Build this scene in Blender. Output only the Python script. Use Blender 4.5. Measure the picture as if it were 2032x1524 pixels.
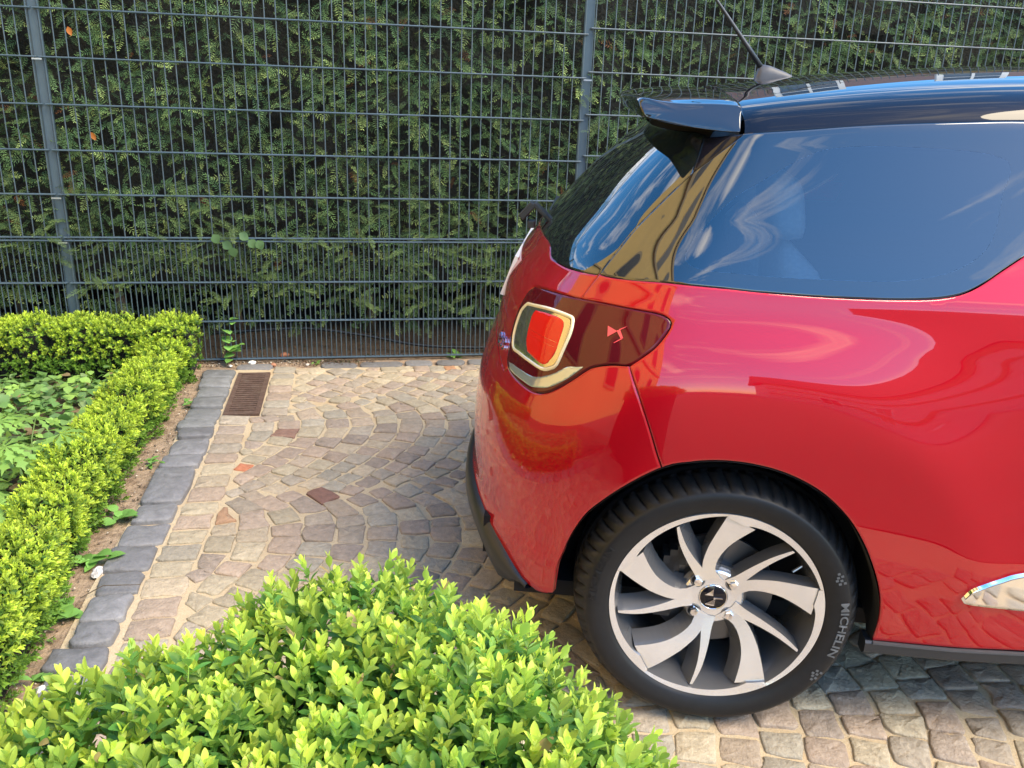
import bpy, math, random
import numpy as np
from mathutils import Vector, Matrix
from mathutils.geometry import delaunay_2d_cdt
R = math.radians
random.seed(11)
rng = np.random.default_rng(11)
for o in list(bpy.data.objects): bpy.data.objects.remove(o, do_unlink=True)
scene = bpy.context.scene
COL = scene.collection

# ------------------------------------------------------------------ camera
CAM_H = 1.362; PITCH = R(19.42); ROLL = R(-2.17); FPX = 1690.0
fwd = np.array([0, math.cos(PITCH), -math.sin(PITCH)]); rgt = np.array([1., 0, 0]); dwn = np.array([0, -math.sin(PITCH), -math.cos(PITCH)])
cr_, sr_ = math.cos(ROLL), math.sin(ROLL)
r2 = cr_*rgt + sr_*dwn; d2 = -sr_*rgt + cr_*dwn
cam_data = bpy.data.cameras.new('camera'); cam = bpy.data.objects.new('camera', cam_data); COL.objects.link(cam)
cam.matrix_world = Matrix(((r2[0], -d2[0], -fwd[0], 0), (r2[1], -d2[1], -fwd[1], 0), (r2[2], -d2[2], -fwd[2], CAM_H), (0, 0, 0, 1)))
cam_data.sensor_width = 36.0; cam_data.lens = FPX/2032*36.0
cam_data.clip_start = 0.02; cam_data.clip_end = 800
scene.camera = cam
def project(p):
    v = np.asarray(p, float) - np.array([0, 0, CAM_H]); z = v@fwd
    return np.stack([1016+FPX*(v@r2)/z, 762+FPX*(v@d2)/z, z], -1)

# ------------------------------------------------------------------ sky, sun, exposure
SUN_EL = R(52); SUN_ROT = R(117)
world = bpy.data.worlds.new('World'); scene.world = world; world.use_nodes = True
nt = world.node_tree; nt.nodes.clear()
w_out = nt.nodes.new('ShaderNodeOutputWorld'); w_bg = nt.nodes.new('ShaderNodeBackground')
sky = nt.nodes.new('ShaderNodeTexSky'); sky.sky_type = 'NISHITA'; sky.sun_disc = False
sky.sun_elevation = SUN_EL; sky.sun_rotation = SUN_ROT; sky.air_density = 1.0; sky.dust_density = 0.5; sky.ozone_density = 1.5
w_bg.inputs['Strength'].default_value = 0.15
tc = nt.nodes.new('ShaderNodeTexCoord'); mp = nt.nodes.new('ShaderNodeMapping'); mp.inputs['Scale'].default_value = (1.2, 2.0, 9.0); mp.inputs['Rotation'].default_value = (0.25, 0.18, 0.6)
cn = nt.nodes.new('ShaderNodeTexNoise'); cn.inputs['Scale'].default_value = 1.5; cn.inputs['Detail'].default_value = 9; cn.inputs['Roughness'].default_value = 0.6; cn.inputs['Distortion'].default_value = 0.6
crp = nt.nodes.new('ShaderNodeValToRGB'); crp.color_ramp.elements[0].position = 0.52; crp.color_ramp.elements[1].position = 0.78
mx = nt.nodes.new('ShaderNodeMix'); mx.data_type = 'RGBA'; mx.inputs['B'].default_value = (9.5, 9.3, 9.0, 1)
nt.links.new(tc.outputs['Generated'], mp.inputs['Vector']); nt.links.new(mp.outputs['Vector'], cn.inputs['Vector']); nt.links.new(cn.outputs['Fac'], crp.inputs['Fac'])
nt.links.new(crp.outputs['Color'], mx.inputs['Factor']); hs = nt.nodes.new('ShaderNodeHueSaturation'); hs.inputs['Saturation'].default_value = 1.42; hs.inputs['Value'].default_value = 1.3
nt.links.new(sky.outputs['Color'], hs.inputs['Color']); nt.links.new(hs.outputs['Color'], mx.inputs['A']); nt.links.new(mx.outputs['Result'], w_bg.inputs['Color'])
nt.links.new(w_bg.outputs['Background'], w_out.inputs['Surface'])
sd = bpy.data.lights.new('sun', 'SUN'); sd.energy = 1.7; sd.angle = R(35); sd.color = (1.0, 0.90, 0.72)
sun = bpy.data.objects.new('sun', sd); COL.objects.link(sun)
to_sun = Vector((math.sin(SUN_ROT)*math.cos(SUN_EL), math.cos(SUN_ROT)*math.cos(SUN_EL), math.sin(SUN_EL)))
sun.rotation_euler = to_sun.to_track_quat('Z', 'Y').to_euler()
vs = scene.view_settings; vs.view_transform = 'Standard'; vs.look = 'None'; vs.gamma = 1.0; vs.use_curve_mapping = False
vs.exposure = 1.84
vs.use_white_balance = True; vs.white_balance_temperature = 7350; vs.white_balance_tint = 10
scene.render.resolution_x = 1024; scene.render.resolution_y = 768

# ------------------------------------------------------------------ helpers
def link(ob, parent=None):
    COL.objects.link(ob)
    if parent is not None: ob.parent = parent
    return ob
def mesh(name, verts, faces, cols=None, smooth=False, mats=None, fmat=None, normals=None):
    me = bpy.data.meshes.new(name)
    verts = np.asarray(verts, dtype=np.float32)
    if isinstance(faces, np.ndarray):
        nf, k = faces.shape
        me.vertices.add(len(verts)); me.vertices.foreach_set('co', verts.ravel())
        me.loops.add(nf*k); me.loops.foreach_set('vertex_index', faces.astype(np.int32).ravel())
        me.polygons.add(nf); me.polygons.foreach_set('loop_start', np.arange(0, nf*k, k, dtype=np.int32))
        me.update(calc_edges=True)
    else:
        me.from_pydata(verts.tolist(), [], [list(f) for f in faces])
    if mats:
        for m in mats: me.materials.append(m)
    if fmat is not None: me.polygons.foreach_set('material_index', np.asarray(fmat, dtype=np.int32))
    if smooth: me.polygons.foreach_set('use_smooth', np.ones(len(me.polygons), dtype=bool))
    if cols is not None:
        at = me.color_attributes.new('Col', 'FLOAT_COLOR', 'POINT')
        c = np.ones((len(verts), 4), dtype=np.float32); c[:, :3] = cols
        at.data.foreach_set('color', c.ravel())
    me.update()
    if normals is not None: me.normals_split_custom_set_from_vertices(np.asarray(normals, float).tolist())
    return me
def obj(name, me, parent=None, kind=None, label=None, cat=None, group=None, mw=None):
    ob = bpy.data.objects.new(name, me)
    if kind: ob['kind'] = kind
    if label: ob['label'] = label
    if cat: ob['category'] = cat
    if group: ob['group'] = group
    if mw is not None: ob.matrix_world = mw
    return link(ob, parent)
def thing(name, label, cat, group=None, loc=(0, 0, 0), rz=0.0):
    ob = bpy.data.objects.new(name, None); ob.empty_display_size = 0.05
    ob.location = loc; ob.rotation_euler = (0, 0, rz)
    ob['label'] = label; ob['category'] = cat
    if group: ob['group'] = group
    return link(ob)
class MB:
    def __init__(s): s.v = []; s.f = []; s.m = []; s.n = 0
    def add(s, v, f, m=0):
        v = np.asarray(v, float); s.v.append(v); s.f += [tuple(int(i)+s.n for i in q) for q in f]; s.m += [m]*len(f); s.n += len(v)
    def box(s, c, h, m=0, rot=None):
        c = np.asarray(c, float); h = np.asarray(h, float)
        v = np.array([[x, y, z] for x in (-1, 1) for y in (-1, 1) for z in (-1, 1)])*h
        if rot is not None: v = v@np.asarray(rot).T
        s.add(v+c, [(0, 1, 3, 2), (4, 6, 7, 5), (0, 4, 5, 1), (2, 3, 7, 6), (0, 2, 6, 4), (1, 5, 7, 3)], m)
    def tube(s, pts, rad, n=8, m=0, cap=True):
        pts = np.asarray(pts, float); rad = np.broadcast_to(np.asarray(rad, float), (len(pts),))
        t = np.gradient(pts, axis=0); t /= np.linalg.norm(t, axis=1, keepdims=True)
        ref = np.array([0, 0, 1.]) if abs(t[0][2]) < .9 else np.array([1., 0, 0])
        V = []
        for p, tt, r in zip(pts, t, rad):
            a = np.cross(tt, ref); a /= np.linalg.norm(a); b = np.cross(a, tt)
            for k in range(n):
                th = 2*math.pi*k/n; V.append(p+r*(math.cos(th)*a+math.sin(th)*b))
        F = [(i*n+k, i*n+(k+1) % n, (i+1)*n+(k+1) % n, (i+1)*n+k) for i in range(len(pts)-1) for k in range(n)]
        if cap: F += [tuple(range(n-1, -1, -1)), tuple(range((len(pts)-1)*n, len(pts)*n))]
        s.add(V, F, m)
    def lathe(s, prof, n, axis_fn, m=0, closed=False):
        # prof: (r, d); axis_fn(r, theta, d) -> point
        V = [axis_fn(r, 2*math.pi*k/n, d) for k in range(n) for r, d in prof]; L = len(prof)
        F = [(k*L+i, ((k+1) % n)*L+i, ((k+1) % n)*L+i+1, k*L+i+1) for k in range(n) for i in range(L-1)]
        s.add(V, F, m)
    def mesh(s, name, mats, smooth=False, cols=None):
        return mesh(name, np.concatenate(s.v), s.f, mats=mats, fmat=s.m, smooth=smooth, cols=cols)
def catmull(P, n=6):
    P = np.asarray(P, float); Q = np.vstack([2*P[0]-P[1], P, 2*P[-1]-P[-2]]); out = []
    for i in range(1, len(Q)-2):
        for t in np.linspace(0, 1, n, endpoint=False):
            out.append(.5*((2*Q[i])+(-Q[i-1]+Q[i+1])*t+(2*Q[i-1]-5*Q[i]+4*Q[i+1]-Q[i+2])*t*t+(-Q[i-1]+3*Q[i]-3*Q[i+1]+Q[i+2])*t**3))
    out.append(Q[-2]); return np.array(out)

def node(t, typ, **kw):
    n = t.nodes.new(typ)
    for k, v in kw.items():
        if k in n.inputs: n.inputs[k].default_value = v
        else: setattr(n, k, v)
    return n
def mat(name, color=(.5, .5, .5), rough=.5, metal=0., attr=False, noise=0., nscale=20., bump=0., bscale=60., coat=0., coat_rough=.03, ior=1.5, coat_ior=1.5, spec=.5,
        translucent=0., dirt=None, dirt_scale=8., dirt_range=(.5, .7), rough_noise=0., aniso=0., detail=6):
    m = bpy.data.materials.new(name); m.use_nodes = True; t = m.node_tree; t.nodes.clear()
    out = node(t, 'ShaderNodeOutputMaterial'); b = node(t, 'ShaderNodeBsdfPrincipled')
    b.inputs['Roughness'].default_value = rough; b.inputs['Metallic'].default_value = metal; b.inputs['IOR'].default_value = ior
    b.inputs['Coat Weight'].default_value = coat; b.inputs['Coat Roughness'].default_value = coat_rough; b.inputs['Coat IOR'].default_value = coat_ior
    b.inputs['Specular IOR Level'].default_value = spec; b.inputs['Anisotropic'].default_value = aniso
    geo = node(t, 'ShaderNodeNewGeometry')
    if attr:
        at = node(t, 'ShaderNodeAttribute', attribute_name='Col'); c = at.outputs['Color']
    else:
        rgb = node(t, 'ShaderNodeRGB'); rgb.outputs[0].default_value = (*color, 1); c = rgb.outputs[0]
    if noise:
        nz = node(t, 'ShaderNodeTexNoise', Scale=nscale, Detail=detail, Roughness=.65); t.links.new(geo.outputs['Position'], nz.inputs['Vector'])
        mr = node(t, 'ShaderNodeMapRange'); mr.inputs['From Min'].default_value = .25; mr.inputs['From Max'].default_value = .75
        mr.inputs['To Min'].default_value = 1-noise; mr.inputs['To Max'].default_value = 1+noise; t.links.new(nz.outputs['Fac'], mr.inputs['Value'])
        mm = node(t, 'ShaderNodeVectorMath', operation='SCALE'); t.links.new(c, mm.inputs[0]); t.links.new(mr.outputs[0], mm.inputs['Scale']); c = mm.outputs[0]
        if rough_noise:
            m2 = node(t, 'ShaderNodeMapRange'); m2.inputs['To Min'].default_value = rough-rough_noise; m2.inputs['To Max'].default_value = rough+rough_noise
            t.links.new(nz.outputs['Fac'], m2.inputs['Value']); t.links.new(m2.outputs[0], b.inputs['Roughness'])
    if dirt:
        nd = node(t, 'ShaderNodeTexNoise', Scale=dirt_scale, Detail=7, Roughness=.7); t.links.new(geo.outputs['Position'], nd.inputs['Vector'])
        m3 = node(t, 'ShaderNodeMapRange'); m3.inputs['From Min'].default_value = dirt_range[0]; m3.inputs['From Max'].default_value = dirt_range[1]; t.links.new(nd.outputs['Fac'], m3.inputs['Value'])
        mix = node(t, 'ShaderNodeMix', data_type='RGBA'); t.links.new(m3.outputs[0], mix.inputs['Factor']); t.links.new(c, mix.inputs['A']); mix.inputs['B'].default_value = (*dirt, 1); c = mix.outputs['Result']
    t.links.new(c, b.inputs['Base Color'])
    if bump:
        bn = node(t, 'ShaderNodeTexNoise', Scale=bscale, Detail=5, Roughness=.6); t.links.new(geo.outputs['Position'], bn.inputs['Vector'])
        bp = node(t, 'ShaderNodeBump', Strength=1.0, Distance=bump); t.links.new(bn.outputs['Fac'], bp.inputs['Height']); t.links.new(bp.outputs['Normal'], b.inputs['Normal'])
    if translucent:
        tr = node(t, 'ShaderNodeBsdfTranslucent'); t.links.new(c, tr.inputs['Color']); ms = node(t, 'ShaderNodeMixShader', Fac=translucent)
        t.links.new(b.outputs[0], ms.inputs[1]); t.links.new(tr.outputs[0], ms.inputs[2]); t.links.new(ms.outputs[0], out.inputs['Surface'])
    else: t.links.new(b.outputs[0], out.inputs['Surface'])
    return m

# ground frame: u runs along the fence to the right, w runs away from the camera towards the fence
GY = R(10.8); E1 = np.array([math.cos(GY), math.sin(GY), 0]); E2 = np.array([-math.sin(GY), math.cos(GY), 0]); EZ = np.array([0, 0, 1.])
def gw(u, w, z=0.):
    u = np.asarray(u, float)[..., None]; w = np.asarray(w, float)[..., None]; z = np.asarray(z, float)
    if z.ndim == 0: z = np.broadcast_to(z, u.shape[:-1])
    return u*E1+w*E2+z[..., None]*EZ
def sheet(name, poly, z, m, **kw):
    P = gw(np.array([p[0] for p in poly]), np.array([p[1] for p in poly]), z)
    return obj(name, mesh(name, P, [tuple(range(len(poly)))], mats=[m]), **kw)
# ------------------------------------------------------------------ ground, paving, kerb
M_soil = mat('sandy_soil', (.33, .235, .155), .95, noise=.35, nscale=45, bump=.012, bscale=70, dirt=(.16, .105, .065), dirt_scale=14, dirt_range=(.5, .66))
M_earth = mat('garden_earth', (.10, .07, .045), .95, noise=.4, nscale=30, bump=.02, bscale=40)
M_sand = mat('joint_sand', (.47, .37, .235), .95, noise=.22, nscale=160, bump=.003, bscale=260, dirt=(.40, .28, .16), dirt_scale=5, dirt_range=(.52, .75))
M_stone = mat('sett_stone', attr=True, rough=.78, noise=.26, nscale=60, bump=.005, bscale=110, dirt=(.42, .34, .23), dirt_scale=21, dirt_range=(.60, .78), rough_noise=.12)
M_basalt = mat('basalt', attr=True, rough=.6, noise=.25, nscale=30, bump=.006, bscale=32, dirt=(.36, .29, .2), dirt_scale=13, dirt_range=(.66, .8), rough_noise=.12)
M_asph = mat('yard_surface', (.13, .12, .105), .9, noise=.2, nscale=6)

ground = sheet('ground', [(-300, -300), (300, -300), (300, 300), (-300, 300)], -.030, M_asph, kind='structure')
soil = sheet('soil_strip', [(-.95, .2), (-.64, .2), (-.64, 4.02), (4.5, 4.02), (4.5, 4.27), (-.95, 4.27)], -.006, M_soil, kind='structure')
bed = sheet('planting_bed', [(-4.5, .2), (-.9, .2), (-.9, 4.255), (5.5, 4.255), (6.5, 6.2), (-4.5, 6.2)], -.001, M_earth, kind='structure')
paving = sheet('paving', [(-.66, .55), (5.5, .55), (5.5, 4.10), (-.66, 4.10)], 0.0, M_sand, kind='structure')
reflection_ground = sheet('reflection_yard', [(-3.2, -9.0), (12, -9.0), (12, .52), (-3.2, .52)], -.012, mat('reflection_yard_tone', (.15, .125, .095), .9, noise=.3, nscale=40, bump=.01, bscale=120), kind='structure')  # unseen ground added to tone down the reflection in the car flank

def stone_mesh(poly, h, col, dome=.0012, cham=.0045, depth=.022, tilt=None):
    """poly: outline in ground frame (n,2); returns verts in ground frame and faces"""
    poly = np.asarray(poly, float); n = len(poly); c = poly.mean(0)
    d = poly-c; L = np.linalg.norm(d, axis=1, keepdims=True); inn = c+d*(1-cham/np.maximum(L, .02)); mid = c+d*(1-.3*cham/np.maximum(L, .02))
    tx, ty = tilt if tilt is not None else (0, 0)
    def zz(p): return (p-c)@np.array([tx, ty])
    r0 = np.c_[poly, np.full(n, -depth)]; r1 = np.c_[poly, h-cham*.9+zz(poly)]; rm = np.c_[mid, h-cham*.35+zz(mid)]; r2_ = np.c_[inn, h+zz(inn)]
    mid_ring = np.c_[c+(inn-c)*.5, h+dome*.75+zz(c+(inn-c)*.5)+rng.normal(0, .0012, n)]
    V = np.vstack([r0, r1, rm, r2_, mid_ring, [[c[0], c[1], h+dome]]]); F = []
    for k in range(4):
        F += [(k*n+i, k*n+(i+1) % n, (k+1)*n+(i+1) % n, (k+1)*n+i) for i in range(n)]
    F += [(4*n+i, 4*n+(i+1) % n, 5*n) for i in range(n)]
    W = gw(V[:, 0], V[:, 1], V[:, 2])
    cols = np.tile(col, (len(V), 1))*(1+rng.normal(0, .03, (len(V), 1)))
    return W, F, cols
def rough_quad(q, jit=.0045, gap=.005, rnd=.009):
    """shrink a quad, round its corners, roughen its sides"""
    q = np.asarray(q, float); c = q.mean(0); n = len(q); out = []
    for i in range(n):
        p, a, b = q[i], q[i-1], q[(i+1) % n]
        ea = (a-p)/max(np.linalg.norm(a-p), 1e-6); eb = (b-p)/max(np.linalg.norm(b-p), 1e-6)
        p2 = p+(ea+eb)*gap*rng.uniform(.7, 1.5)
        rr = min(rnd*rng.uniform(.5, 1.3), .35*np.linalg.norm(a-p), .35*np.linalg.norm(b-p))
        out += [p2+ea*rr, p2+(ea+eb)*rr*.27, p2+eb*rr]
        b2 = b+((q[(i+2) % n]-b)/max(np.linalg.norm(q[(i+2) % n]-b), 1e-6)-eb)*gap
        out.append((p2+b2)/2+rng.normal(0, jit*.6, 2))
    return np.array(out)+rng.normal(0, jit*.35, (len(out), 2))
PAL = np.array([(.30, .255, .205), (.335, .292, .225), (.27, .24, .20), (.29, .24, .20), (.28, .255, .215), (.345, .31, .235), (.31, .28, .215), (.275, .26, .22), (.305, .25, .205), (.25, .215, .185)])
stones = []   # (outline, height, colour, tilt)
OCS = .006; OC0 = np.array([-.75, -.2]); OCC = np.zeros((620, 780), bool)
def inside(poly, P):
    x, y = P[:, 0], P[:, 1]; c = np.zeros(len(P), bool); n = len(poly); j = n-1
    for i in range(n):
        xi, yi = poly[i]; xj, yj = poly[j]
        c ^= ((yi > y) != (yj > y)) & (x < (xj-xi)*(y-yi)/(yj-yi+1e-12)+xi); j = i
    return c
def add_stone(q, min_cells=70, **k):
    col = PAL[rng.integers(len(PAL))]*np.array([1.08, 1.0, .90])*rng.uniform(.9, 1.15)
    if 'col' in k: col = np.array(k.pop('col'))
    P_ = rough_quad(q, **k); cc_ = P_.mean(0); P_ = P_[np.argsort(np.arctan2(P_[:, 1]-cc_[1], P_[:, 0]-cc_[0]))]
    lo = ((P_.min(0)-OC0)/OCS).astype(int); hi = ((P_.max(0)-OC0)/OCS).astype(int)+1
    if (lo < 0).any() or hi[0] >= OCC.shape[0] or hi[1] >= OCC.shape[1]: return False
    gx, gy = np.meshgrid(np.arange(lo[0], hi[0]), np.arange(lo[1], hi[1]), indexing='ij'); c_ = np.c_[gx.ravel(), gy.ravel()]
    ins = inside(P_, (c_+.5)*OCS+OC0); c_ = c_[ins]
    if len(c_) < min_cells: return False
    if OCC[c_[:, 0], c_[:, 1]].mean() > .06: return False
    OCC[c_[:, 0], c_[:, 1]] = True
    stones.append((P_, rng.uniform(.003, .009), col, rng.normal(0, .018, 2))); return True
# the grate and the straight courses come first, arcs fill up to them
# straight course of setts beside the kerb, two more beside the drain, large setts along the fence
def kshift(w): return -.034*min(1., max(0., (2.95-w)/.7))
w = .9
while w < 3.46:
    l = rng.uniform(.082, .108); d_ = kshift(w+l/2); add_stone([(-.574+d_, w), (-.452+d_, w), (-.452+d_, w+l), (-.574+d_, w+l)], gap=.0045); w += l
for uc in ((-.412, -.300),):
    w = 3.46
    while w < 4.04:
        l = rng.uniform(.085, .105); add_stone([(uc[0], w), (uc[1], w), (uc[1], w+l), (uc[0], w+l)], gap=.0045); w += l
u = -.60
while u < 3.2:
    l = rng.uniform(.14, .25)
    add_stone([(u, 4.085), (u+l, 4.075), (u+l, 4.175), (u, 4.185)], gap=.009, rnd=.03, col=np.array([.155, .15, .145])*rng.uniform(.8, 1.25)); u += l
OCC[int((-.575-OC0[0])/OCS):int((-.41-OC0[0])/OCS), int((3.465-OC0[1])/OCS):int((4.03-OC0[1])/OCS)] = True
# arcs: every lane runs along the fence, arcs bulge to the right and repeat every 0.1 m
t_k = [-.46, -.36, -.29, -.23, -.16, -.07, 0, .1, .2, .31, .36, .46]; x_k = [-.345, -.24, -.19, -.14, -.10, -.05, -.02, 0, 0, -.025, -.065, -.15]
def arc_x(t): return np.interp(t, np.linspace(-.46, .46, 47), ARC)
_tt = np.linspace(-.46, .46, 47); ARC = np.interp(_tt, t_k, x_k)
for _ in range(3): ARC = np.r_[ARC[0], (ARC[:-2]+2*ARC[1:-1]+ARC[2:])/4, ARC[-1]]
def arc_dx(t): return (arc_x(t+.01)-arc_x(t-.01))/.02
PITCHU = .1005
for lane, wc in enumerate([4.10, 3.20, 2.30, 1.40, .50]):
    off = [.03, .0, .055, .02, .07][lane]
    for i in range(-8, 32):
        u0 = .063+off+i*PITCHU
        t = -.45+rng.uniform(0, .05)
        while t < .45:
            ln = rng.uniform(.066, .104); sl = math.sqrt(1+arc_dx(t)**2); t2 = min(t+ln/sl, .455)
            if .455-t2 < .03: t2 = .455
            q = []
            for tt, s in ((t, 0), (t, 1), (t2, 1), (t2, 0)):
                dx = arc_dx(tt)
                tb = tt-s*dx*PITCHU/(1+dx*dx)
                q.append((u0+s*PITCHU+arc_x(tb), wc+tb))
            t = t2
            q = np.array(q)+rng.normal(0, .0035, (4, 2)); c = q.mean(0)
            if q[:, 1].max() > 4.065: continue
            e_l = -.448+kshift(c[1])
            if c[0] < e_l-.0 or c[0] > 2.6: continue
            if c[0] < -.25 and c[1] > 3.44: continue
            if q[:, 0].min() < e_l:
                q[:, 0] = np.maximum(q[:, 0], e_l)
                if np.ptp(q[:, 0]) < .035: continue
            if np.ptp(q[:, 0]) < .03 or np.ptp(q[:, 1]) < .03: continue
            if not (-.49 < c[0] < 2.6 and .75 < c[1]): continue
            add_stone(q, gap=.0036)
# small filler stones where the arcs leave gaps
from collections import deque
def fill_gaps():
    n0, n1 = OCC.shape; D = np.full(OCC.shape, 99, int); D[OCC] = 0
    for sweep_ in range(14):
        E = D.copy(); E[1:] = np.minimum(E[1:], D[:-1]+1); E[:-1] = np.minimum(E[:-1], D[1:]+1); E[:, 1:] = np.minimum(E[:, 1:], D[:, :-1]+1); E[:, :-1] = np.minimum(E[:, :-1], D[:, 1:]+1); D = E
    I, J = np.where((D >= 5) & (D < 90)); o = np.argsort(-D[I, J]); k = 0
    for i, j in zip(I[o], J[o]):
        u_, w_ = OC0+np.array([i+.5, j+.5])*OCS; d = D[i, j]
        if u_ < -.44+kshift(w_) or w_ > 4.06 or w_ < 1.0 or u_ > 2.5 or (u_ < -.41 and w_ > 3.46): continue
        r_ = min(d*OCS*1.12-.005, .05); az = rng.uniform(0, 1.5); m_ = 4
        q = [(u_+r_*1.15*math.cos(az+t_*2*math.pi/m_), w_+r_*1.15*math.sin(az+t_*2*math.pi/m_)) for t_ in range(m_)]
        if add_stone(q, min_cells=25, gap=.001): k += 1
    return k
for _ in range(2): fill_gaps()
# particular red stones
for (ru, rw), rc in (((-.419, 2.974), (.44, .165, .085)), ((-.176, 2.704), (.185, .095, .07)), ((-.251, 3.281), (.22, .125, .09)), ((-.40, 2.56), (.34, .20, .115)), ((.47, 4.03), (.36, .19, .10))):
    k = min(range(len(stones)), key=lambda i: np.hypot(*(stones[i][0].mean(0)-(ru, rw))))
    stones[k] = (stones[k][0], stones[k][1], np.array(rc), stones[k][3])
def vis_size(p):
    c = p.mean(0); q = project(gw(c[0], c[1], 0.)); x, y, z = q
    inside = -20 < x < 2052 and -20 < y < 1544
    # under the car or behind the hedge in front: not in view
    cu = gw(c[0], c[1], 0.)-np.array([.5386, 2.409, 0]); psi = R(-5.57)
    cx = cu[0]*math.cos(psi)+cu[1]*math.sin(psi); cy = -cu[0]*math.sin(psi)+cu[1]*math.cos(psi)
    hid = (cx > -.50 and cy > -.72) or (c[1] < 1.45 and c[0] < .55)
    return (0 if (not inside or hid) else 1/z)
order = sorted(range(len(stones)), key=lambda i: -vis_size(stones[i][0]))
for i in order[:300]:
    V, F, C = stone_mesh(*stones[i][:3], tilt=stones[i][3]); obj('cobblestone', mesh('cobblestone', V, F, cols=C, mats=[M_stone], smooth=True), paving)
VV_, FF_, CC_, nn = [], [], [], 0
for i in order[300:]:
    V, F, C = stone_mesh(*stones[i][:3], tilt=stones[i][3]); VV_.append(V); CC_.append(C); FF_ += [tuple(a+nn for a in f) for f in F]; nn += len(V)
obj('cobblestones', mesh('cobblestones', np.vstack(VV_), FF_, cols=np.vstack(CC_), mats=[M_stone], smooth=True), paving, kind='stuff')
# kerb
kerb = sheet('kerb', [(-.745, .2), (-.60, .2), (-.60, 2.2), (-.566, 3.0), (-.566, 4.08), (-.715, 4.08), (-.715, 3.0), (-.745, 2.2)], .003, M_sand, kind='structure')
KW = [4.056, 3.931, 3.806, 3.674, 3.551, 3.419, 3.327, 3.224, 3.062, 2.95, 2.673, 2.545, 2.407, 2.266, 2.147, 2.013, 1.911, 1.816, 1.68, 1.55, 1.42, 1.28, 1.15, 1.0, .86]
for i in range(len(KW)-1):
    b, a = KW[i], KW[i+1]; d_ = kshift((a+b)/2); ul = -.715+rng.normal(0, .008)+d_*.8; ur = -.574+rng.normal(0, .003)+d_
    q = rough_quad([(ul, a), (ur, a), (ur, b), (ul, b)], jit=.005, gap=.004, rnd=.018)
    col = np.array([.14, .137, .138])*rng.uniform(.85, 1.35) if i > 5 else np.array([.165, .165, .16])*rng.uniform(.85, 1.2)
    V, F, C = stone_mesh(q, rng.uniform(.012, .028), col, dome=.003, cham=.008, depth=.03, tilt=rng.normal(0, .03, 2))
    obj('kerb_stone', mesh('kerb_stone', V, F, cols=C, mats=[M_basalt], smooth=True), kerb)
# chips of mortar on a kerb stone
M_white = mat('white_mortar', (.72, .70, .66), .9, noise=.15, nscale=80)
M_rust = mat('rusty_iron', (.105, .062, .045), .85, noise=.35, nscale=60, bump=.002, bscale=150, metal=.25, dirt=(.17, .12, .09), dirt_scale=25, dirt_range=(.5, .75))
M_dark = mat('drain_shade', (.008, .007, .006), .9)
# drain grate
gr = thing('drain_grate', 'rusty brown cast iron drain grate set in the paving beside the kerb', 'drain grate')
def gbox(mb, u0, u1, w0, w1, z0, z1, m=0):
    V = [gw(u_, w_, z_) for u_ in (u0, u1) for w_ in (w0, w1) for z_ in (z0, z1)]
    mb.add(V, [(0, 1, 3, 2), (4, 6, 7, 5), (0, 4, 5, 1), (2, 3, 7, 6), (0, 2, 6, 4), (1, 5, 7, 3)], m)
GU0, GU1, GW0, GW1 = -.566, -.418, 3.475, 4.02
mb = MB(); gbox(mb, GU0, GU0+.02, GW0, GW1, -.02, .012); gbox(mb, GU1-.02, GU1, GW0, GW1, -.02, .012); gbox(mb, GU0+.02, GU1-.02, GW0, GW0+.02, -.02, .0115); gbox(mb, GU0+.02, GU1-.02, GW1-.02, GW1, -.02, .0115)
obj('frame', mb.mesh('grate_frame', [M_rust]), gr)
mb = MB(); gbox(mb, GU0+.02, GU1-.02, GW0+.02, GW1-.02, .001, .0025); obj('pit_shade', mb.mesh('grate_shade_plate', [M_dark]), gr)  # flat near-black plate, the shaded depth of the drain put into its colour
nb = 19; step = (GW1-GW0-.04)/nb
mb = MB(); gbox(mb, GU0+.02, GU1-.02, 0, step*.66, .0, .0095); bar_me = mb.mesh('grate_bar', [M_rust])
for k in range(nb):
    o = obj('bar', bar_me, gr); o.location = Vector((E2*(GW0+.02+step*(k+.17))).tolist())
# ------------------------------------------------------------------ double-rod fence
M_fence = mat('anthracite_coating', (.055, .085, .105), .36, noise=.08, nscale=30, spec=.5)
M_clip = mat('zinc_clip', (.42, .44, .46), .35, metal=.8)
FW = 4.22
PITCHV = .0488; PITCHH = .1945
lev_low = [.018, .2125, .407, .606]; lev_up = [.621+PITCHH*k for k in range(9)]
posts = [-3.765, -1.325, 1.115, 3.555, 5.995]
def rod_mesh(name, a, b, r, n=8):
    m = MB(); m.tube([a, b], r, n); return m.mesh(name, [M_fence], smooth=False)
rodl = rod_mesh('rod_low', (0, 0, lev_low[0]-.006), (0, 0, lev_low[3]+.008), .0027)
rodu = rod_mesh('rod_high', (0, 0, lev_up[0]-.008), (0, 0, lev_up[-1]+.02), .0028)
desc = ['far left fence panel of anthracite wire running out of view', 'wide anthracite wire fence panel behind the low box hedge and the drain', 'anthracite wire fence panel behind the aerial of the red car', 'anthracite wire fence panel farthest right beyond the car roof']
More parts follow.
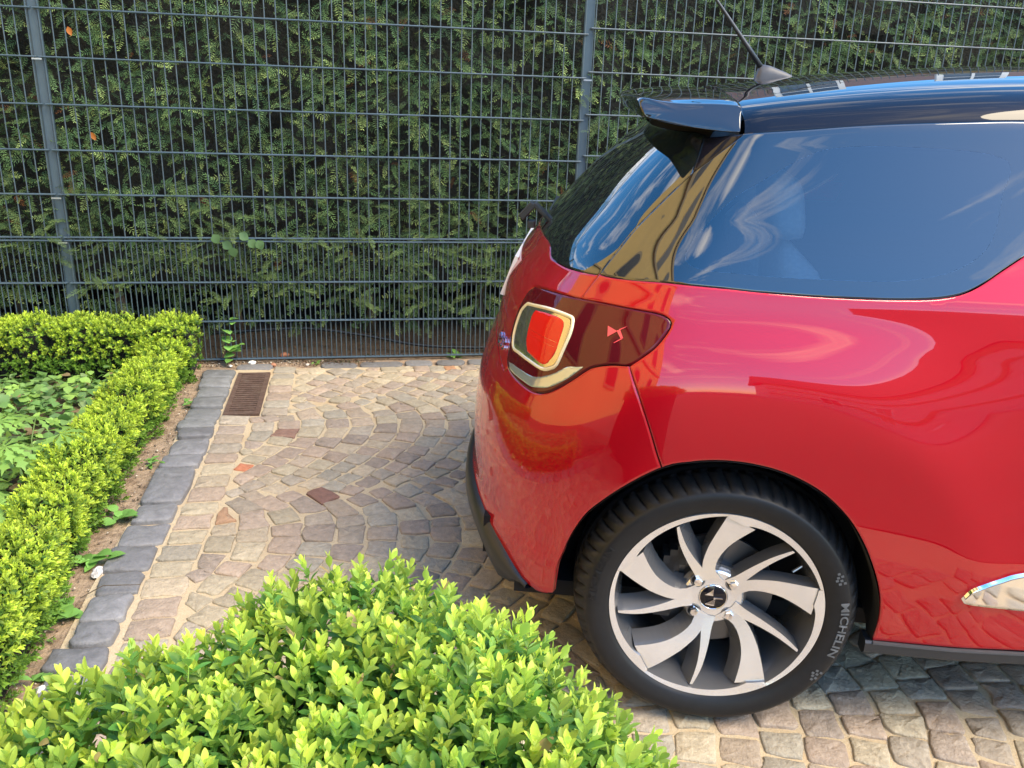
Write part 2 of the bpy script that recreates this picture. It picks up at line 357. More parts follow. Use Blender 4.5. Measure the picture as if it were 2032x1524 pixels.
for i in range(4):
    p0, p1 = posts[i], posts[i+1]; dz = .028 if i >= 2 else 0.; wof = FW
    pn = thing('wire_fence', desc[i], 'fence', 'wire fence panels in front of the yew hedge', loc=tuple((E1*p0+E2*wof).tolist()), rz=GY)
    L = p1-p0; m = MB(); m.tube([(.006, -.0065, 0), (L-.006, -.0065, 0)], .0037, 8); hz = m.mesh('hwire', [M_fence]); m = MB(); m.tube([(.006, .0065, 0), (L-.006, .0065, 0)], .0037, 8); hz2 = m.mesh('hwire_back', [M_fence])
    for z in lev_low+lev_up:
        for hm in (hz, hz2):
            o = obj('horizontal_wire', hm, pn); o.location = (0, 0, z+dz)
    k = 0; x = .022
    while x < L-.015:
        if -2.9 < p0+x < 5.3:
            o = obj('vertical_wire', rodl, pn); o.location = (x, 0, dz)
            if k % 2 == 0:
                o = obj('vertical_wire', rodu, pn); o.location = (x+.004, 0, dz)
        k += 1; x += PITCHV/2
pdesc = {0: 'anthracite fence post out at the far left', 1: 'anthracite fence post at the left above the low box hedge', 2: 'anthracite fence post beside the spoiler of the red car', 3: 'anthracite fence post at the far right behind the car roof', 4: 'anthracite fence post out beyond the right'}
for i, u in enumerate(posts):
    pt = thing('fence_post', pdesc[i], 'fence post', 'posts of the wire fence', loc=tuple((E1*u+E2*(FW+.034)).tolist()), rz=GY)
    m = MB(); m.box((0, 0, 1.1), (.0165, .022, 1.15)); m.box((-.0205, -.012, 1.1), (.0038, .006, 1.149)); m.box((.0205, -.012, 1.1), (.0038, .006, 1.149))
    obj('post', m.mesh('post', [M_fence]), pt)
    m = MB(); m.box((0, 0, 0), (.020, .003, .0032)); cm = m.mesh('clip', [M_clip])
    for z in (.598, .80, 1.39, 1.98):
        o = obj('post_clip', cm, pt); o.location = (0, -.048, z)
def pchip(xk,yk):
    xk=np.array(xk,float); yk=np.array(yk,float); h=np.diff(xk); d=np.diff(yk)/h
    m=np.zeros_like(yk); m[0]=d[0]; m[-1]=d[-1]
    for i in range(1,len(xk)-1):
        if d[i-1]*d[i]>0:
            w1=2*h[i]+h[i-1]; w2=h[i]+2*h[i-1]; m[i]=(w1+w2)/(w1/d[i-1]+w2/d[i])
    def f(x):
        x=np.clip(np.asarray(x,float),xk[0],xk[-1]); i=np.clip(np.searchsorted(xk,x)-1,0,len(xk)-2)
        t=(x-xk[i])/h[i]
        return (2*t**3-3*t**2+1)*yk[i]+(t**3-2*t**2+t)*h[i]*m[i]+(-2*t**3+3*t**2)*yk[i+1]+(t**3-t**2)*h[i]*m[i+1]
    return f
# section tables, v is a height-like parameter
Wt=pchip([.15,.277,.4,.5,.6,.7,.8,.9,.96,1.0,1.04,1.15,1.30,1.335,1.375,1.43,1.52,1.62,1.72,1.87,2.02],
         [.79,.812,.824,.833,.840,.843,.838,.822,.808,.797,.778,.725,.653,.6367,.608,.565,.488,.392,.294,.146,0.])
_Wp=Wt
def Wt(v):
    v=np.asarray(v,float); return np.where((v>1.0)&(v<1.335),.797-.4785*(v-1.0),_Wp(v))
Zt=pchip([.15,.277,.4,.5,.6,.7,.8,.9,.96,1.0,1.04,1.15,1.30,1.335,1.375,1.43,1.52,1.62,1.72,1.87,2.02],
         [.15,.277,.4,.5,.6,.7,.8,.9,.96,1.0,1.04,1.15,1.30,1.335,1.370,1.396,1.418,1.433,1.443,1.450,1.452])
XR=pchip([.15,.22,.264,.34,.40,.49,.62,.683,.735,.765,.808,.879,.936,.975,1.04,1.10,1.16,1.22,1.29,1.36,1.5,2.02],
         [-.55,-.60,-.638,-.640,-.628,-.630,-.619,-.603,-.583,-.572,-.565,-.550,-.520,-.492,-.455,-.420,-.382,-.338,-.275,-.20,-.16,-.15])
XS=pchip([.15,.6,.8,1.0,1.2,1.4,2.02],[-.10,-.10,-.09,-.06,-.015,.04,.07])
KD=pchip([.15,.98,1.15,1.33,1.6,2.02],[0,0,.03,.06,.085,.085])
MP,NP=2.4,2.6
LA=.55
def flare(x,z):
    r=np.hypot(x,z-.308); t=np.clip(.018*np.logaddexp(0,(r-.525)/.018)/.26,0,1)
    f=(1-t)**2
    # soften crease a little
    k=.012; q=np.clip((r-.525+k)/(2*k),0,1)
    fade=1/(1+np.exp((z-.93)/.02))
    low=np.clip((z-.15)/.35,0,1); low=low*low*(3-2*low)
    return .030*f*fade*(.35+.65*low)
def S(a,v):
    a=np.asarray(a,float); v=np.asarray(v,float)
    w=Wt(v); z=Zt(v); xs=XS(v); xr=XR(v); D=xs-xr
    phi=np.clip(-a/LA,0,np.pi/2)
    s=np.sin(phi); c=np.cos(phi)
    x=np.where(a>=0,xs+a,xs-D*np.power(np.maximum(s,1e-12),2/NP))
    q=np.where(a>=0,1.,np.power(np.maximum(c,1e-12),2/MP))
    w=w-.020*(np.clip(.7-x,0,1.0)/1.2)**2
    y=-(w+flare(x,z))*q
    z=z-KD(v)*np.clip(.9-x,0,None)**2
    return np.stack([x,y,z],-1)
def Nrm(a,v,e=1e-4):
    a=np.asarray(a,float); v=np.asarray(v,float)
    da=S(a+e,v)-S(a-e,v); dv=S(a,v+e)-S(a,v-e)
    n=np.cross(da,dv); n/=np.maximum(np.linalg.norm(n,axis=-1,keepdims=True),1e-12)
    return n

OUT = {
  'seamH': [(-0.0803,1.336),(-0.1117,1.312),(-0.144,1.284),(-0.1756,1.255),(-0.2011,1.21),(-0.2276,1.164),(-0.2493,1.118),(-0.2615,1.059),(-0.278,0.9987),(-0.2884,0.9713),(-0.2943,0.945)],
  'glow': [(-0.7864,1.013),(-0.6971,1.018),(-0.5998,1.018),(-0.5433,1.011),(-0.4987,0.9922),(-0.4492,0.9899),(-0.3952,0.9895),(-0.3437,0.9915),(-0.296,0.9945),(-0.2795,0.9962)],
  'winlow': [(-0.2734,0.9973),(-0.2417,0.9969),(-0.1802,1),(-0.1046,1.004),(-0.0204,1.003),(0.0716,0.9987),(0.1969,0.9969),(0.3101,0.9992),(0.3792,1.004),(0.4164,1.01),(0.4456,1.019),(0.4745,1.037),(0.505,1.064),(0.5367,1.091)],
  'roofseam': [(-0.0776,1.337),(-0.0049,1.337),(0.0611,1.337),(0.137,1.339),(0.2142,1.34),(0.3432,1.34),(0.4647,1.34)],
  'light': [(-0.4789,0.929),(-0.3966,0.9371),(-0.2995,0.943),(-0.2267,0.9464),(-0.1476,0.9462),(-0.0912,0.9443),(-0.0666,0.9375),(-0.0577,0.9271),(-0.0625,0.906),(-0.0745,0.882),(-0.0937,0.8613),(-0.1159,0.8415),(-0.1517,0.8372),(-0.1858,0.8275),(-0.2067,0.8171),(-0.2428,0.7879),(-0.2794,0.7599),(-0.3075,0.7414),(-0.3453,0.729),(-0.3936,0.7271),(-0.454,0.7298),(-0.4897,0.7358),(-0.5128,0.7545),(-0.522,0.7918),(-0.5201,0.836),(-0.505,0.8892),(-0.4984,0.9146)],
  'hlow': [(-0.7166,0.7614),(-0.6206,0.7466),(-0.5548,0.7328),(-0.4984,0.7211),(-0.4928,0.7321)],
  'bseam': [(-0.1157,0.8406),(-0.0857,0.7854),(-0.0522,0.717),(-0.0256,0.6433)],
  'archB': [(-0.0256,0.6433),(-0.0554,0.6149),(-0.0892,0.5798),(-0.1183,0.5461),(-0.15,0.5037),(-0.1839,0.433),(-0.2024,0.3661),(-0.2133,0.2624)],
  'bbot': [(-0.2133,0.2624),(-0.2419,0.2492),(-0.2723,0.2419),(-0.2937,0.2517),(-0.3174,0.2661),(-0.3838,0.3081),(-0.4512,0.3368),(-0.5158,0.3548)],
  'archQ': [(-0.0256,0.6433),(0.0011,0.6598),(0.0541,0.6695),(0.113,0.6696),(0.1741,0.6599),(0.2249,0.6424),(0.271,0.6176),(0.3095,0.586),(0.3435,0.5485),(0.3765,0.4979),(0.4047,0.4418),(0.4241,0.3936),(0.4343,0.3564),(0.4402,0.3118),(0.4399,0.2583)],
  'sill': [(0.4399,0.2583),(0.5637,0.2595),(0.758,0.2515)],
  'ring': [(-0.4705,0.8916),(-0.3776,0.904),(-0.2993,0.9053),(-0.2825,0.8983),(-0.2774,0.8744),(-0.2854,0.8414),(-0.2969,0.8057),(-0.3157,0.7919),(-0.3414,0.7833),(-0.3932,0.7842),(-0.4484,0.7847),(-0.4869,0.7846),(-0.4981,0.8048),(-0.499,0.8284),(-0.4936,0.856),(-0.4862,0.8757)],
  'redblk': [(-0.4215,0.8909),(-0.3665,0.8967),(-0.3195,0.8967),(-0.3037,0.8864),(-0.3021,0.8584),(-0.3078,0.8274),(-0.3269,0.7985),(-0.3501,0.7918),(-0.3931,0.7967),(-0.4186,0.8048),(-0.4298,0.8379),(-0.4316,0.8713)],
  'rev': [(-0.4944,0.749),(-0.471,0.7529),(-0.4234,0.7556),(-0.3807,0.7574),(-0.3572,0.7617),(-0.3365,0.7693),(-0.3015,0.7861),(-0.2639,0.8099),(-0.2386,0.816),(-0.2183,0.8196),(-0.2372,0.8008),(-0.2569,0.7843),(-0.2793,0.7686),(-0.2981,0.7566),(-0.3133,0.7486),(-0.3304,0.7431),(-0.3472,0.7387),(-0.3653,0.7348),(-0.4069,0.7353),(-0.453,0.7351),(-0.4799,0.7396)],
  'emb1': [(-0.1817,0.9037),(-0.1773,0.8916),(-0.1754,0.887),(-0.168,0.8932),(-0.1628,0.898),(-0.1563,0.897),(-0.1537,0.8935),(-0.1464,0.8869),(-0.1513,0.8842),(-0.1578,0.8792),(-0.1592,0.876),(-0.1511,0.8803),(-0.1458,0.885),(-0.1457,0.888),(-0.1522,0.8957),(-0.156,0.899),(-0.1509,0.9037),(-0.1502,0.9048),(-0.1591,0.9005),(-0.1643,0.8987)],
  'trim': [(-0.0803,1.336),(-0.2432,1.337),(-0.2398,1.332),(-0.2,1.294),(-0.1756,1.255)],
  'badge': [(-0.6189,0.7633),(-0.5751,0.775),(-0.5425,0.7645),(-0.5582,0.7534)],
  'chrome': [(0.585,0.3959),(0.5975,0.421),(0.6193,0.4351),(0.6516,0.4506),(0.6965,0.4659),(0.7223,0.3737),(0.6661,0.3788),(0.6122,0.3849),(0.591,0.3885)],
}
# ------------------------------------------------------------------ foliage
M_yew = mat('yew_needles', attr=True, rough=.5, translucent=.18, spec=.22)
M_box = mat('box_leaves', attr=True, rough=.40, translucent=.42, spec=.3)
M_leaf = mat('soft_leaves', attr=True, rough=.5, translucent=.3, spec=.35)
M_bark = mat('bark', (.10, .075, .05), .9, noise=.3, nscale=60, bump=.004, bscale=80)
M_core = mat('hedge_inner_shade', (.006, .007, .004), .95, noise=.5, nscale=60, bump=.02, bscale=50)  # near-black, the shade inside the hedges is put into this colour
def unit(v): return v/np.maximum(np.linalg.norm(v, axis=-1, keepdims=True), 1e-9)
def frames(X, up):
    """rotation matrices whose columns are X, Y, Z with Z close to up"""
    X = unit(X); Y = unit(np.cross(up, X)); Z = np.cross(X, Y); return np.stack([X, Y, Z], -1)
def scatter(tv, tf, Rm, sc, pos, vcol):
    """copy template to every frame; vcol (N,n,3)"""
    N, n = len(pos), len(tv); sc = np.asarray(sc, float).reshape(N, 1, 1)
    V = np.einsum('nij,kj->nki', Rm, tv)*sc+pos[:, None, :]
    F = (tf[None]+(np.arange(N)*n)[:, None, None]).reshape(-1, tf.shape[1])
    return V.reshape(-1, 3), F, vcol.reshape(-1, 3)
def merge(parts):
    V, F, C, n = [], [], [], 0
    for v, f, c in parts: V.append(v); F.append(f+n); C.append(c); n += len(v)
    return np.vstack(V), np.vstack(F), np.vstack(C)
def leaf_tpl(rows=2, wid=.25, fold=.35, curl=-.12, blunt=.75):
    t = np.linspace(0, 1, rows+1); t = t**.9; w = wid*np.sin(np.pi*np.clip(t, 0, 1)**blunt)**.7; w[0] = wid*.1; w[-1] = wid*(.06 if rows < 5 else .16)
    V = []
    for a, b in zip(t, w):
        z = curl*a*a; V += [(a, 0, z), (a, b, z+fold*b), (a, -b, z+fold*b)]
    F = []
    for i in range(rows):
        j = 3*i; F += [(j, j+3, j+4, j+1), (j, j+2, j+5, j+3)]
    return np.array(V), np.array(F)

# ---- yew hedge behind the fence
def yew_tpl(pairs, seed, droop=.15):
    r = np.random.default_rng(seed); V, F, W = [], [], []
    t = np.linspace(.05, 1, pairs)
    V += [(0, -.012, 0), (0, .012, 0), (1, .006, -droop), (1, -.006, -droop)]; F.append((0, 1, 2, 3)); W += [0, 0, .6, .6]
    for a in t:
        for s in (-1, 1):
            ln = (.26 if a < .85 else .20)*r.uniform(.75, 1.15)*(1-.35*max(0, a-.6)); an = R(r.uniform(48, 72))*(1-.45*max(0, a-.75)/.25)
            d = np.array([math.cos(an), s*math.sin(an), r.uniform(-.25, .25)]); b = np.array([a*.97, 0, -droop*a*a]); pw = .024
            side = np.array([math.sin(an), -s*math.cos(an), 0])*pw
            k = len(V); V += [tuple(b), tuple(b+d*ln*.5+side), tuple(b+d*ln), tuple(b+d*ln*.5-side)]; F.append((k, k+1, k+2, k+3)); W += [a*.5, a*.7, a, a*.7]
    return np.array(V), np.array(F), np.array(W)
yh = thing('yew_hedge', 'tall dark green clipped yew hedge behind the wire fence', 'hedge', loc=tuple((E1*1.0+E2*4.7).tolist()))
yh_inv = Matrix.Translation(yh.location).inverted()
def bumps(u, z):
    return .05*np.sin(u*5.1+1.3*np.sin(z*4))+.04*np.sin(z*9.3+u*3.1)+.03*np.sin(u*13+z*7)
parts = []
N = 16000
u = rng.uniform(-2.9, 5.6, N); z = .10+2.12*rng.uniform(0, 1, N)**.97
gapm = np.sin(u*7.3+2*np.sin(z*5.2))*np.sin(z*8.7+1.7*np.sin(u*3.9))
keep = ~((z < .40) & (rng.uniform(0, 1, N) < .7*(.28-z)/.2)); u, z, gapm = u[keep], z[keep], gapm[keep]; N = len(u)
depth = 4.335+bumps(u, z)*.8+np.abs(rng.normal(0, .05, N))+.10*np.clip(gapm-.45, 0, 1)+np.where(z < .6, .06, 0)
pos = gw(u, depth, z)
D = -E2*rng.uniform(.15, 1.0, N)[:, None]+E1*rng.normal(0, .75, N)[:, None]+EZ*rng.normal(-.12, .55, N)[:, None]
UPV = EZ*rng.uniform(.3, 1, N)[:, None]-E2*rng.uniform(.2, 1.1, N)[:, None]+E1*rng.normal(0, .3, N)[:, None]
Rm = frames(D, UPV)
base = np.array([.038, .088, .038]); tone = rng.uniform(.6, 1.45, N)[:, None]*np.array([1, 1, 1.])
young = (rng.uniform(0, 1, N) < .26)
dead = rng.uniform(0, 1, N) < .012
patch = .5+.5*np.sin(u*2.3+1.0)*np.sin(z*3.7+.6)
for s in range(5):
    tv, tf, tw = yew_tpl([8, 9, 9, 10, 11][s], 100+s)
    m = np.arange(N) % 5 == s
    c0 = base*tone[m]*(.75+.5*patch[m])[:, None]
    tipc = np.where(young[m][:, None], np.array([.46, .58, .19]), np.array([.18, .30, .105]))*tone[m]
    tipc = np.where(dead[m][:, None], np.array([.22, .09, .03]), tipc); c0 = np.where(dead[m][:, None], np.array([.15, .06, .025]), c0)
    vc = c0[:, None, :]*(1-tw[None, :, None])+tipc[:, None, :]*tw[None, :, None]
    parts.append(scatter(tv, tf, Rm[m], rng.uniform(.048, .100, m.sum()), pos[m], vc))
# a fringe of boughs that push through the wires near knee height and by the posts
nb = 230
bu = np.r_[rng.uniform(-2.4, -.9, 70), rng.uniform(-.9, 1.0, 100), rng.uniform(1.0, 4.5, 60)]; bz = np.clip(rng.normal(.58, .16, nb), .30, 1.0)
bz[170:] = rng.uniform(.9, 1.8, 60); bz[:25] = rng.uniform(.6, 1.5, 25)
for s in range(5):
    tv, tf, tw = yew_tpl([9, 10, 11, 12, 13][s], 100+s); m = np.arange(nb) % 5 == s; k = m.sum()
    # each bough: four overlapping sprays along a drooping line
    P0, DD, UU, CC = [], [], [], []
    for uu, zz in zip(bu[m], bz[m]):
        du = rng.choice([-1, 1])*rng.uniform(.5, 1); p = gw(uu, 4.26, zz); d = unit(E1*du-E2*.45+EZ*rng.uniform(-.3, .15))
        for j in range(4):
            P0.append(p+d*.035*j); DD.append(d+EZ*rng.normal(-.1, .3)+E1*rng.normal(0, .35)-E2*rng.uniform(0, .3)); UU.append(EZ-E2*.6); CC.append(rng.uniform(.8, 1.6))
    P0, DD, UU, CC = np.array(P0), np.array(DD), np.array(UU), np.array(CC)
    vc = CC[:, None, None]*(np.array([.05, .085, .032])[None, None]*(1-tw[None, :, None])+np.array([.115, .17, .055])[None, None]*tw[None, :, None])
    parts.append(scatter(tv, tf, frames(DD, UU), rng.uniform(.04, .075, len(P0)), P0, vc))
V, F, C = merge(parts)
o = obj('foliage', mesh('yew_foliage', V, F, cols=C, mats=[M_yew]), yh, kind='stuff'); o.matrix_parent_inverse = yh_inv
mb = MB()
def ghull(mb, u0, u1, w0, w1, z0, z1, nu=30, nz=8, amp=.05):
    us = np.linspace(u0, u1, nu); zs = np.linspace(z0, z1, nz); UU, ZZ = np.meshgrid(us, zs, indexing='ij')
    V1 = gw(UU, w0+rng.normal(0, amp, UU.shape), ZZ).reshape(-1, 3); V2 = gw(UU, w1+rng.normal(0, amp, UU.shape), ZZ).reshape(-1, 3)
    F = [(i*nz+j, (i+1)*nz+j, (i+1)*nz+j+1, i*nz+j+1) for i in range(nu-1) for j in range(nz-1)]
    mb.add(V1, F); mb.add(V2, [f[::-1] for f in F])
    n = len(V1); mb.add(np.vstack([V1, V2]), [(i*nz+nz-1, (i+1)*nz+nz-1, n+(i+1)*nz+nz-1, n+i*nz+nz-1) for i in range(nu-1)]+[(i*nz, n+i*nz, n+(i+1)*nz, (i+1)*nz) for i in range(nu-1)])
ghull(mb, -3.8, 6.5, 4.60, 5.5, .30, 2.2, 60, 12, .04); ghull(mb, -3.8, 6.5, 4.98, 5.4, -.02, .35, 60, 4, .03)  # dark hulls that stand in for the shade deep in the hedge
o = obj('shade_core', mb.mesh('yew_core', [M_core]), yh); o.matrix_parent_inverse = yh_inv
for k, uu in enumerate(np.linspace(-3.6, 6.2, 17)):
    mb = MB(); uu += rng.uniform(-.15, .15); ww = 4.72+rng.uniform(-.06, .1)
    pts = [gw(uu, ww, -.03), gw(uu+rng.normal(0, .02), ww-.01, .15), gw(uu+rng.normal(0, .05), ww+.02, .34), gw(uu+rng.normal(0, .1), ww, .6)]
    mb.tube(pts, [.034, .026, .022, .016], 8); o = obj('trunk', mb.mesh('yew_trunk', [M_bark], smooth=True), yh); o.matrix_parent_inverse = yh_inv

# ---- box hedges
def box_shoot_tpl(npairs, seed, rows=2, length=1.0, spread=1.0):
    """upright shoot along +Z, leaf length about .42 of the shoot"""
    r = np.random.default_rng(seed); V, F, W, n = [], [], [], 0
    lv, lf = leaf_tpl(rows, wid=.25 if rows < 5 else .235, fold=.38, curl=-.06, blunt=1.15)
    for i in range(npairs):
        a = i/(npairs-1); zc = .15+.75*a; az0 = (i % 2)*math.pi/2+r.uniform(-.3, .3)
        for k in range(2):
            az = az0+k*math.pi; el = R(26+46*a**1.1+r.uniform(-12, 12)); L = length*(.46-.17*a**2)*r.uniform(.85, 1.15)
            X = np.array([math.cos(az)*math.cos(el), math.sin(az)*math.cos(el), math.sin(el)]); up = np.array([-math.cos(az)*math.sin(el), -math.sin(az)*math.sin(el), math.cos(el)])
            up = up+.25*np.array([-math.sin(az), math.cos(az), 0])*r.normal()
            M = frames(X[None], up[None])[0]
            V.append((lv*L)@M.T+np.array([0, 0, zc])+X*.02); F.append(lf+n); W += [a]*len(lv); n += len(lv)
    V.append(np.array([(-.012, 0, 0), (.012, 0, 0), (.008, 0, .9), (-.008, 0, .9)])); F.append(np.array([(n, n+1, n+2, n+3)])); W += [.3]*4
    return np.vstack(V), np.vstack(F), np.array(W)
def box_hedge_parts(pos, nrm, size, oldc, newc, nvar=4, rows=2, seed=0, npairs=(4, 5, 6, 5), bright=None):
    N = len(pos); parts = []
    bright = np.ones(N) if bright is None else bright
    for s in range(nvar):
        tv, tf, tw = box_shoot_tpl(npairs[s], seed+s, rows); m = np.arange(N) % nvar == s; k = m.sum()
        Z = unit(nrm[m]+rng.normal(0, .28, (k, 3))); X = unit(np.cross(Z, rng.normal(0, 1, (k, 3)))); Y = np.cross(Z, X); Rm = np.stack([X, Y, Z], -1)
        b = bright[m][:, None, None]*rng.uniform(.8, 1.2, (k, 1, 1)); f = np.clip(tw[None, :, None]*1.15*rng.uniform(.55, 1.25, (k, 1, 1)), 0, 1)
        vc = b*(np.array(oldc)*(1-f)+np.array(newc)*f)
        parts.append(scatter(tv, tf, Rm, size[m], pos[m], vc))
    return parts
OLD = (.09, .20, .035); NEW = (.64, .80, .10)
def hedge_run(name, label, p_of, length, width, height, dens, axis='w'):
    """p_of(s, across, z) -> world; across from -.5 to .5"""
    N = int(dens*length*(width+2*height)); per = width+2*height
    s = rng.uniform(0, length, N); q = rng.uniform(0, per, N)
    lump = .010*np.sin(s*9.1)+.008*np.sin(s*21+1.)+.008*np.sin(s*33)
    ac = np.where(q < height, -.5*width, np.where(q < height+width, q-height-.5*width, .5*width)); zz = np.where(q < height, q, np.where(q < height+width, height, per-q))
    n_ac = np.where(q < height, -1., np.where(q < height+width, ac/width*1.0, 1.)); n_z = np.where((q >= height) & (q < height+width), 1., .55)
    # round the shoulders
    top = (q >= height) & (q < height+width); zz = np.where(top, zz-.35*height*np.abs(ac/width*1.25)**4, zz)
    zz = zz+np.where(top, lump, 0)+rng.normal(0, .008, N); ac = ac+np.where(top, 0, np.sign(ac)*lump)+rng.normal(0, .01, N)
    ac = ac*np.where(~top, .86+.14*np.sin(np.clip(zz/height, 0, 1)*math.pi*.75), 1)
    keep = rng.uniform(0, 1, N) < np.where(zz < .3*height, .45, 1); s, ac, zz, n_ac, n_z, top = s[keep], ac[keep], zz[keep], n_ac[keep], n_z[keep], top[keep]
    pos = p_of(s, ac, np.maximum(zz, .01)); e_s = unit(p_of(np.array([1.]), np.array([0.]), np.array([0.]))-p_of(np.array([0.]), np.array([0.]), np.array([0.])))
    e_a = unit(p_of(np.array([0.]), np.array([1.]), np.array([0.]))-p_of(np.array([0.]), np.array([0.]), np.array([0.])))
    nr = e_a*n_ac[:, None]+EZ*n_z[:, None]
    pos = pos-unit(nr)*.022
    th = thing(name, label, 'hedge', 'low box hedges edging the bed', loc=tuple(p_of(np.array([length/2]), np.array([0.]), np.array([0.]))[0].tolist()))
    inv = Matrix.Translation(th.location).inverted()
    bright = np.where(zz < .45*height, .75, 1.05)
    # shoots in the lower half get a darker green
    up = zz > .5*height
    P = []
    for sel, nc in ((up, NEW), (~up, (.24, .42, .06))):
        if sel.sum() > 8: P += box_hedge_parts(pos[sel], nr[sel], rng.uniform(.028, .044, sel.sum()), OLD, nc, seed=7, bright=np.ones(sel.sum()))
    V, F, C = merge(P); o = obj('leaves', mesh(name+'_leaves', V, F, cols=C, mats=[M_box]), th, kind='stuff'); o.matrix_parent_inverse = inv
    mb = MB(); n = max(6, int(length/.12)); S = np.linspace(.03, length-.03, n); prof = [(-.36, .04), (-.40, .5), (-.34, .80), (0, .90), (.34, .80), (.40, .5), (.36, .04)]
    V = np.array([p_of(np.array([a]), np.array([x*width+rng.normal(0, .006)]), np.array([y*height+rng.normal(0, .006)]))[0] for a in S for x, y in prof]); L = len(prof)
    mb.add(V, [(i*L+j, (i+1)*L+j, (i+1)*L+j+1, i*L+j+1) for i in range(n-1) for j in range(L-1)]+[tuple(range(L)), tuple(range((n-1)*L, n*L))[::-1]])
    o = obj('shade_core', mb.mesh(name+'_core', [M_core]), th); o.matrix_parent_inverse = inv  # solid core, coloured as the shade between the leaves
    for k in range(int(length/.16)):
        mb = MB(); a = .08+k*.16+rng.uniform(-.03, .03); mb.tube([p_of(np.array([a]), np.array([x]), np.array([zz_]))[0] for x, zz_ in ((rng.uniform(-.02, .04), -.01), (rng.uniform(-.03, .06), .05), (rng.uniform(-.06, .06), .14))], [.007, .006, .004], 6)
        o = obj('stem', mb.mesh('box_stem', [M_bark], smooth=True), th); o.matrix_parent_inverse = inv
    return th
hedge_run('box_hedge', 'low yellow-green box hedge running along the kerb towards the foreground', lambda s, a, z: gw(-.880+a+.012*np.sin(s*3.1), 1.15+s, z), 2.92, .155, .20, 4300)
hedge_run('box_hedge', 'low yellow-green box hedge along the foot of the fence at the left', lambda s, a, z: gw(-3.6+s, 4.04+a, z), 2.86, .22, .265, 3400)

# ---- box hedge in front of the camera, big leaves
fh = thing('box_hedge', 'large leafy box hedge in the foreground with bright new shoots', 'hedge', loc=tuple(gw(-.1, .45, 0.).tolist()))
fh_inv = Matrix.Translation(fh.location).inverted()
FT = .934
fpoly = catmull([(-.95, .40), (-.6, .49), (-.30, .565), (-.20, .60), (-.145, .645), (-.06, .700), (.008, .722), (.06, .700), (.115, .635), (.165, .555), (.186, .49), (.197, .43), (.205, .30), (.20, .18)], 6)
fpoly = np.vstack([fpoly, [(-.95, .18)]])
def dist_to(poly, P):
    A = poly; B = np.roll(poly, -1, 0); d = np.full(len(P), 9.)
    for a, b in zip(A, B):
        ab = b-a; t = np.clip(((P-a)@ab)/max(ab@ab, 1e-9), 0, 1); d = np.minimum(d, np.linalg.norm(P-a-t[:, None]*ab, axis=1))
    return d
# top shoots on a jittered grid
gs = .0125
GU, GWW = np.meshgrid(np.arange(-.62, .22, gs), np.arange(.30, .74, gs)); P2 = np.c_[GU.ravel(), GWW.ravel()]+rng.normal(0, gs*.28, (GU.size, 2))
P2 = P2[inside(fpoly, P2)]; dd = dist_to(fpoly, P2)
edge = np.clip(1-dd/.07, 0, 1)
ztop = FT-.050*edge**2.2+.010*np.sin(P2[:, 0]*31)*np.sin(P2[:, 1]*27)+rng.normal(0, .010, len(P2))
cen = np.array([-.06, .42]); outd = unit(P2-cen); nr = EZ*1.0+gw(outd[:, 0], outd[:, 1], 0.)*(edge*.9)[:, None]
posT = gw(P2[:, 0], P2[:, 1], ztop-.022); nrT = nr
# side shoots
sp, sn = [], []
for a, b in zip(fpoly[:-2], fpoly[1:-1]):
    L = np.linalg.norm(b-a); no = np.array([-(b-a)[1], (b-a)[0]])/max(L, 1e-6)
    for _ in range(int(L*.14/(gs*gs)*.7)):
        p = a+(b-a)*rng.uniform(); zz = FT-.05-rng.uniform(0, .14); sp.append(gw(p[0], p[1], zz)+gw(no[0], no[1], 0.)*rng.normal(-.004, .01)); sn.append(gw(no[0], no[1], 0.)+EZ*.75)
posS = np.array(sp); nrS = np.array(sn)
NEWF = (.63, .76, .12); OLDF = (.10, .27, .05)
def near_shoots(pos, nrm, size, bright_new):
    out = []
    for s in range(5):
        tv, tf, tw = box_shoot_tpl([5, 6, 6, 7, 5][s], 40+s, rows=5); m = np.arange(len(pos)) % 5 == s; k = m.sum()
        Z = unit(nrm[m]+rng.normal(0, .22, (k, 3))); X = unit(np.cross(Z, rng.normal(0, 1, (k, 3)))); Y = np.cross(Z, X)
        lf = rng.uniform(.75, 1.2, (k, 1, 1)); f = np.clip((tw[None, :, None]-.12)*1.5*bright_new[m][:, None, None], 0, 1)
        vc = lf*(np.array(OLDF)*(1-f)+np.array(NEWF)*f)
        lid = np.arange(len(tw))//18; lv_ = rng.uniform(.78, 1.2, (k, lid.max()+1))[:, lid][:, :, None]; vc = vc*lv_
        br = (rng.uniform(0, 1, (k, lid.max()+1)) < .006)[:, lid][:, :, None]; vc = np.where(br, np.array([.50, .36, .16]), vc)
        out.append((tv, tf, tw, np.stack([X, Y, Z], -1), size[m], pos[m], vc))
    return out
bt = rng.uniform(.35, 1.25, len(posT)); big = rng.uniform(0, 1, len(posT))
szT = np.where(big > .8, rng.uniform(.032, .042, len(posT)), rng.uniform(.024, .034, len(posT)))
sets = near_shoots(posT, nrT, szT, bt)
parts, cand = [], []
for si, (tv, tf, tw, Rm, sc, ps, vc) in enumerate(sets):
    pr = project(ps+Rm[:, :, 2]*sc[:, None])
    sel = (pr[:, 0] > 60) & (pr[:, 0] < 1300) & (pr[:, 1] > 1120) & (pr[:, 1] < 1490)
    for i in np.where(sel)[0]: cand.append((pr[i, 2]-1.5*ps[i, 2], si, i))
cand.sort(); NLEAF = 300; chosen = {}
cnt = 0
for _, si, i in cand:
    nl = (len(sets[si][0])-4)//18
    if cnt+nl > NLEAF: break
    chosen.setdefault(si, []).append(i); cnt += nl
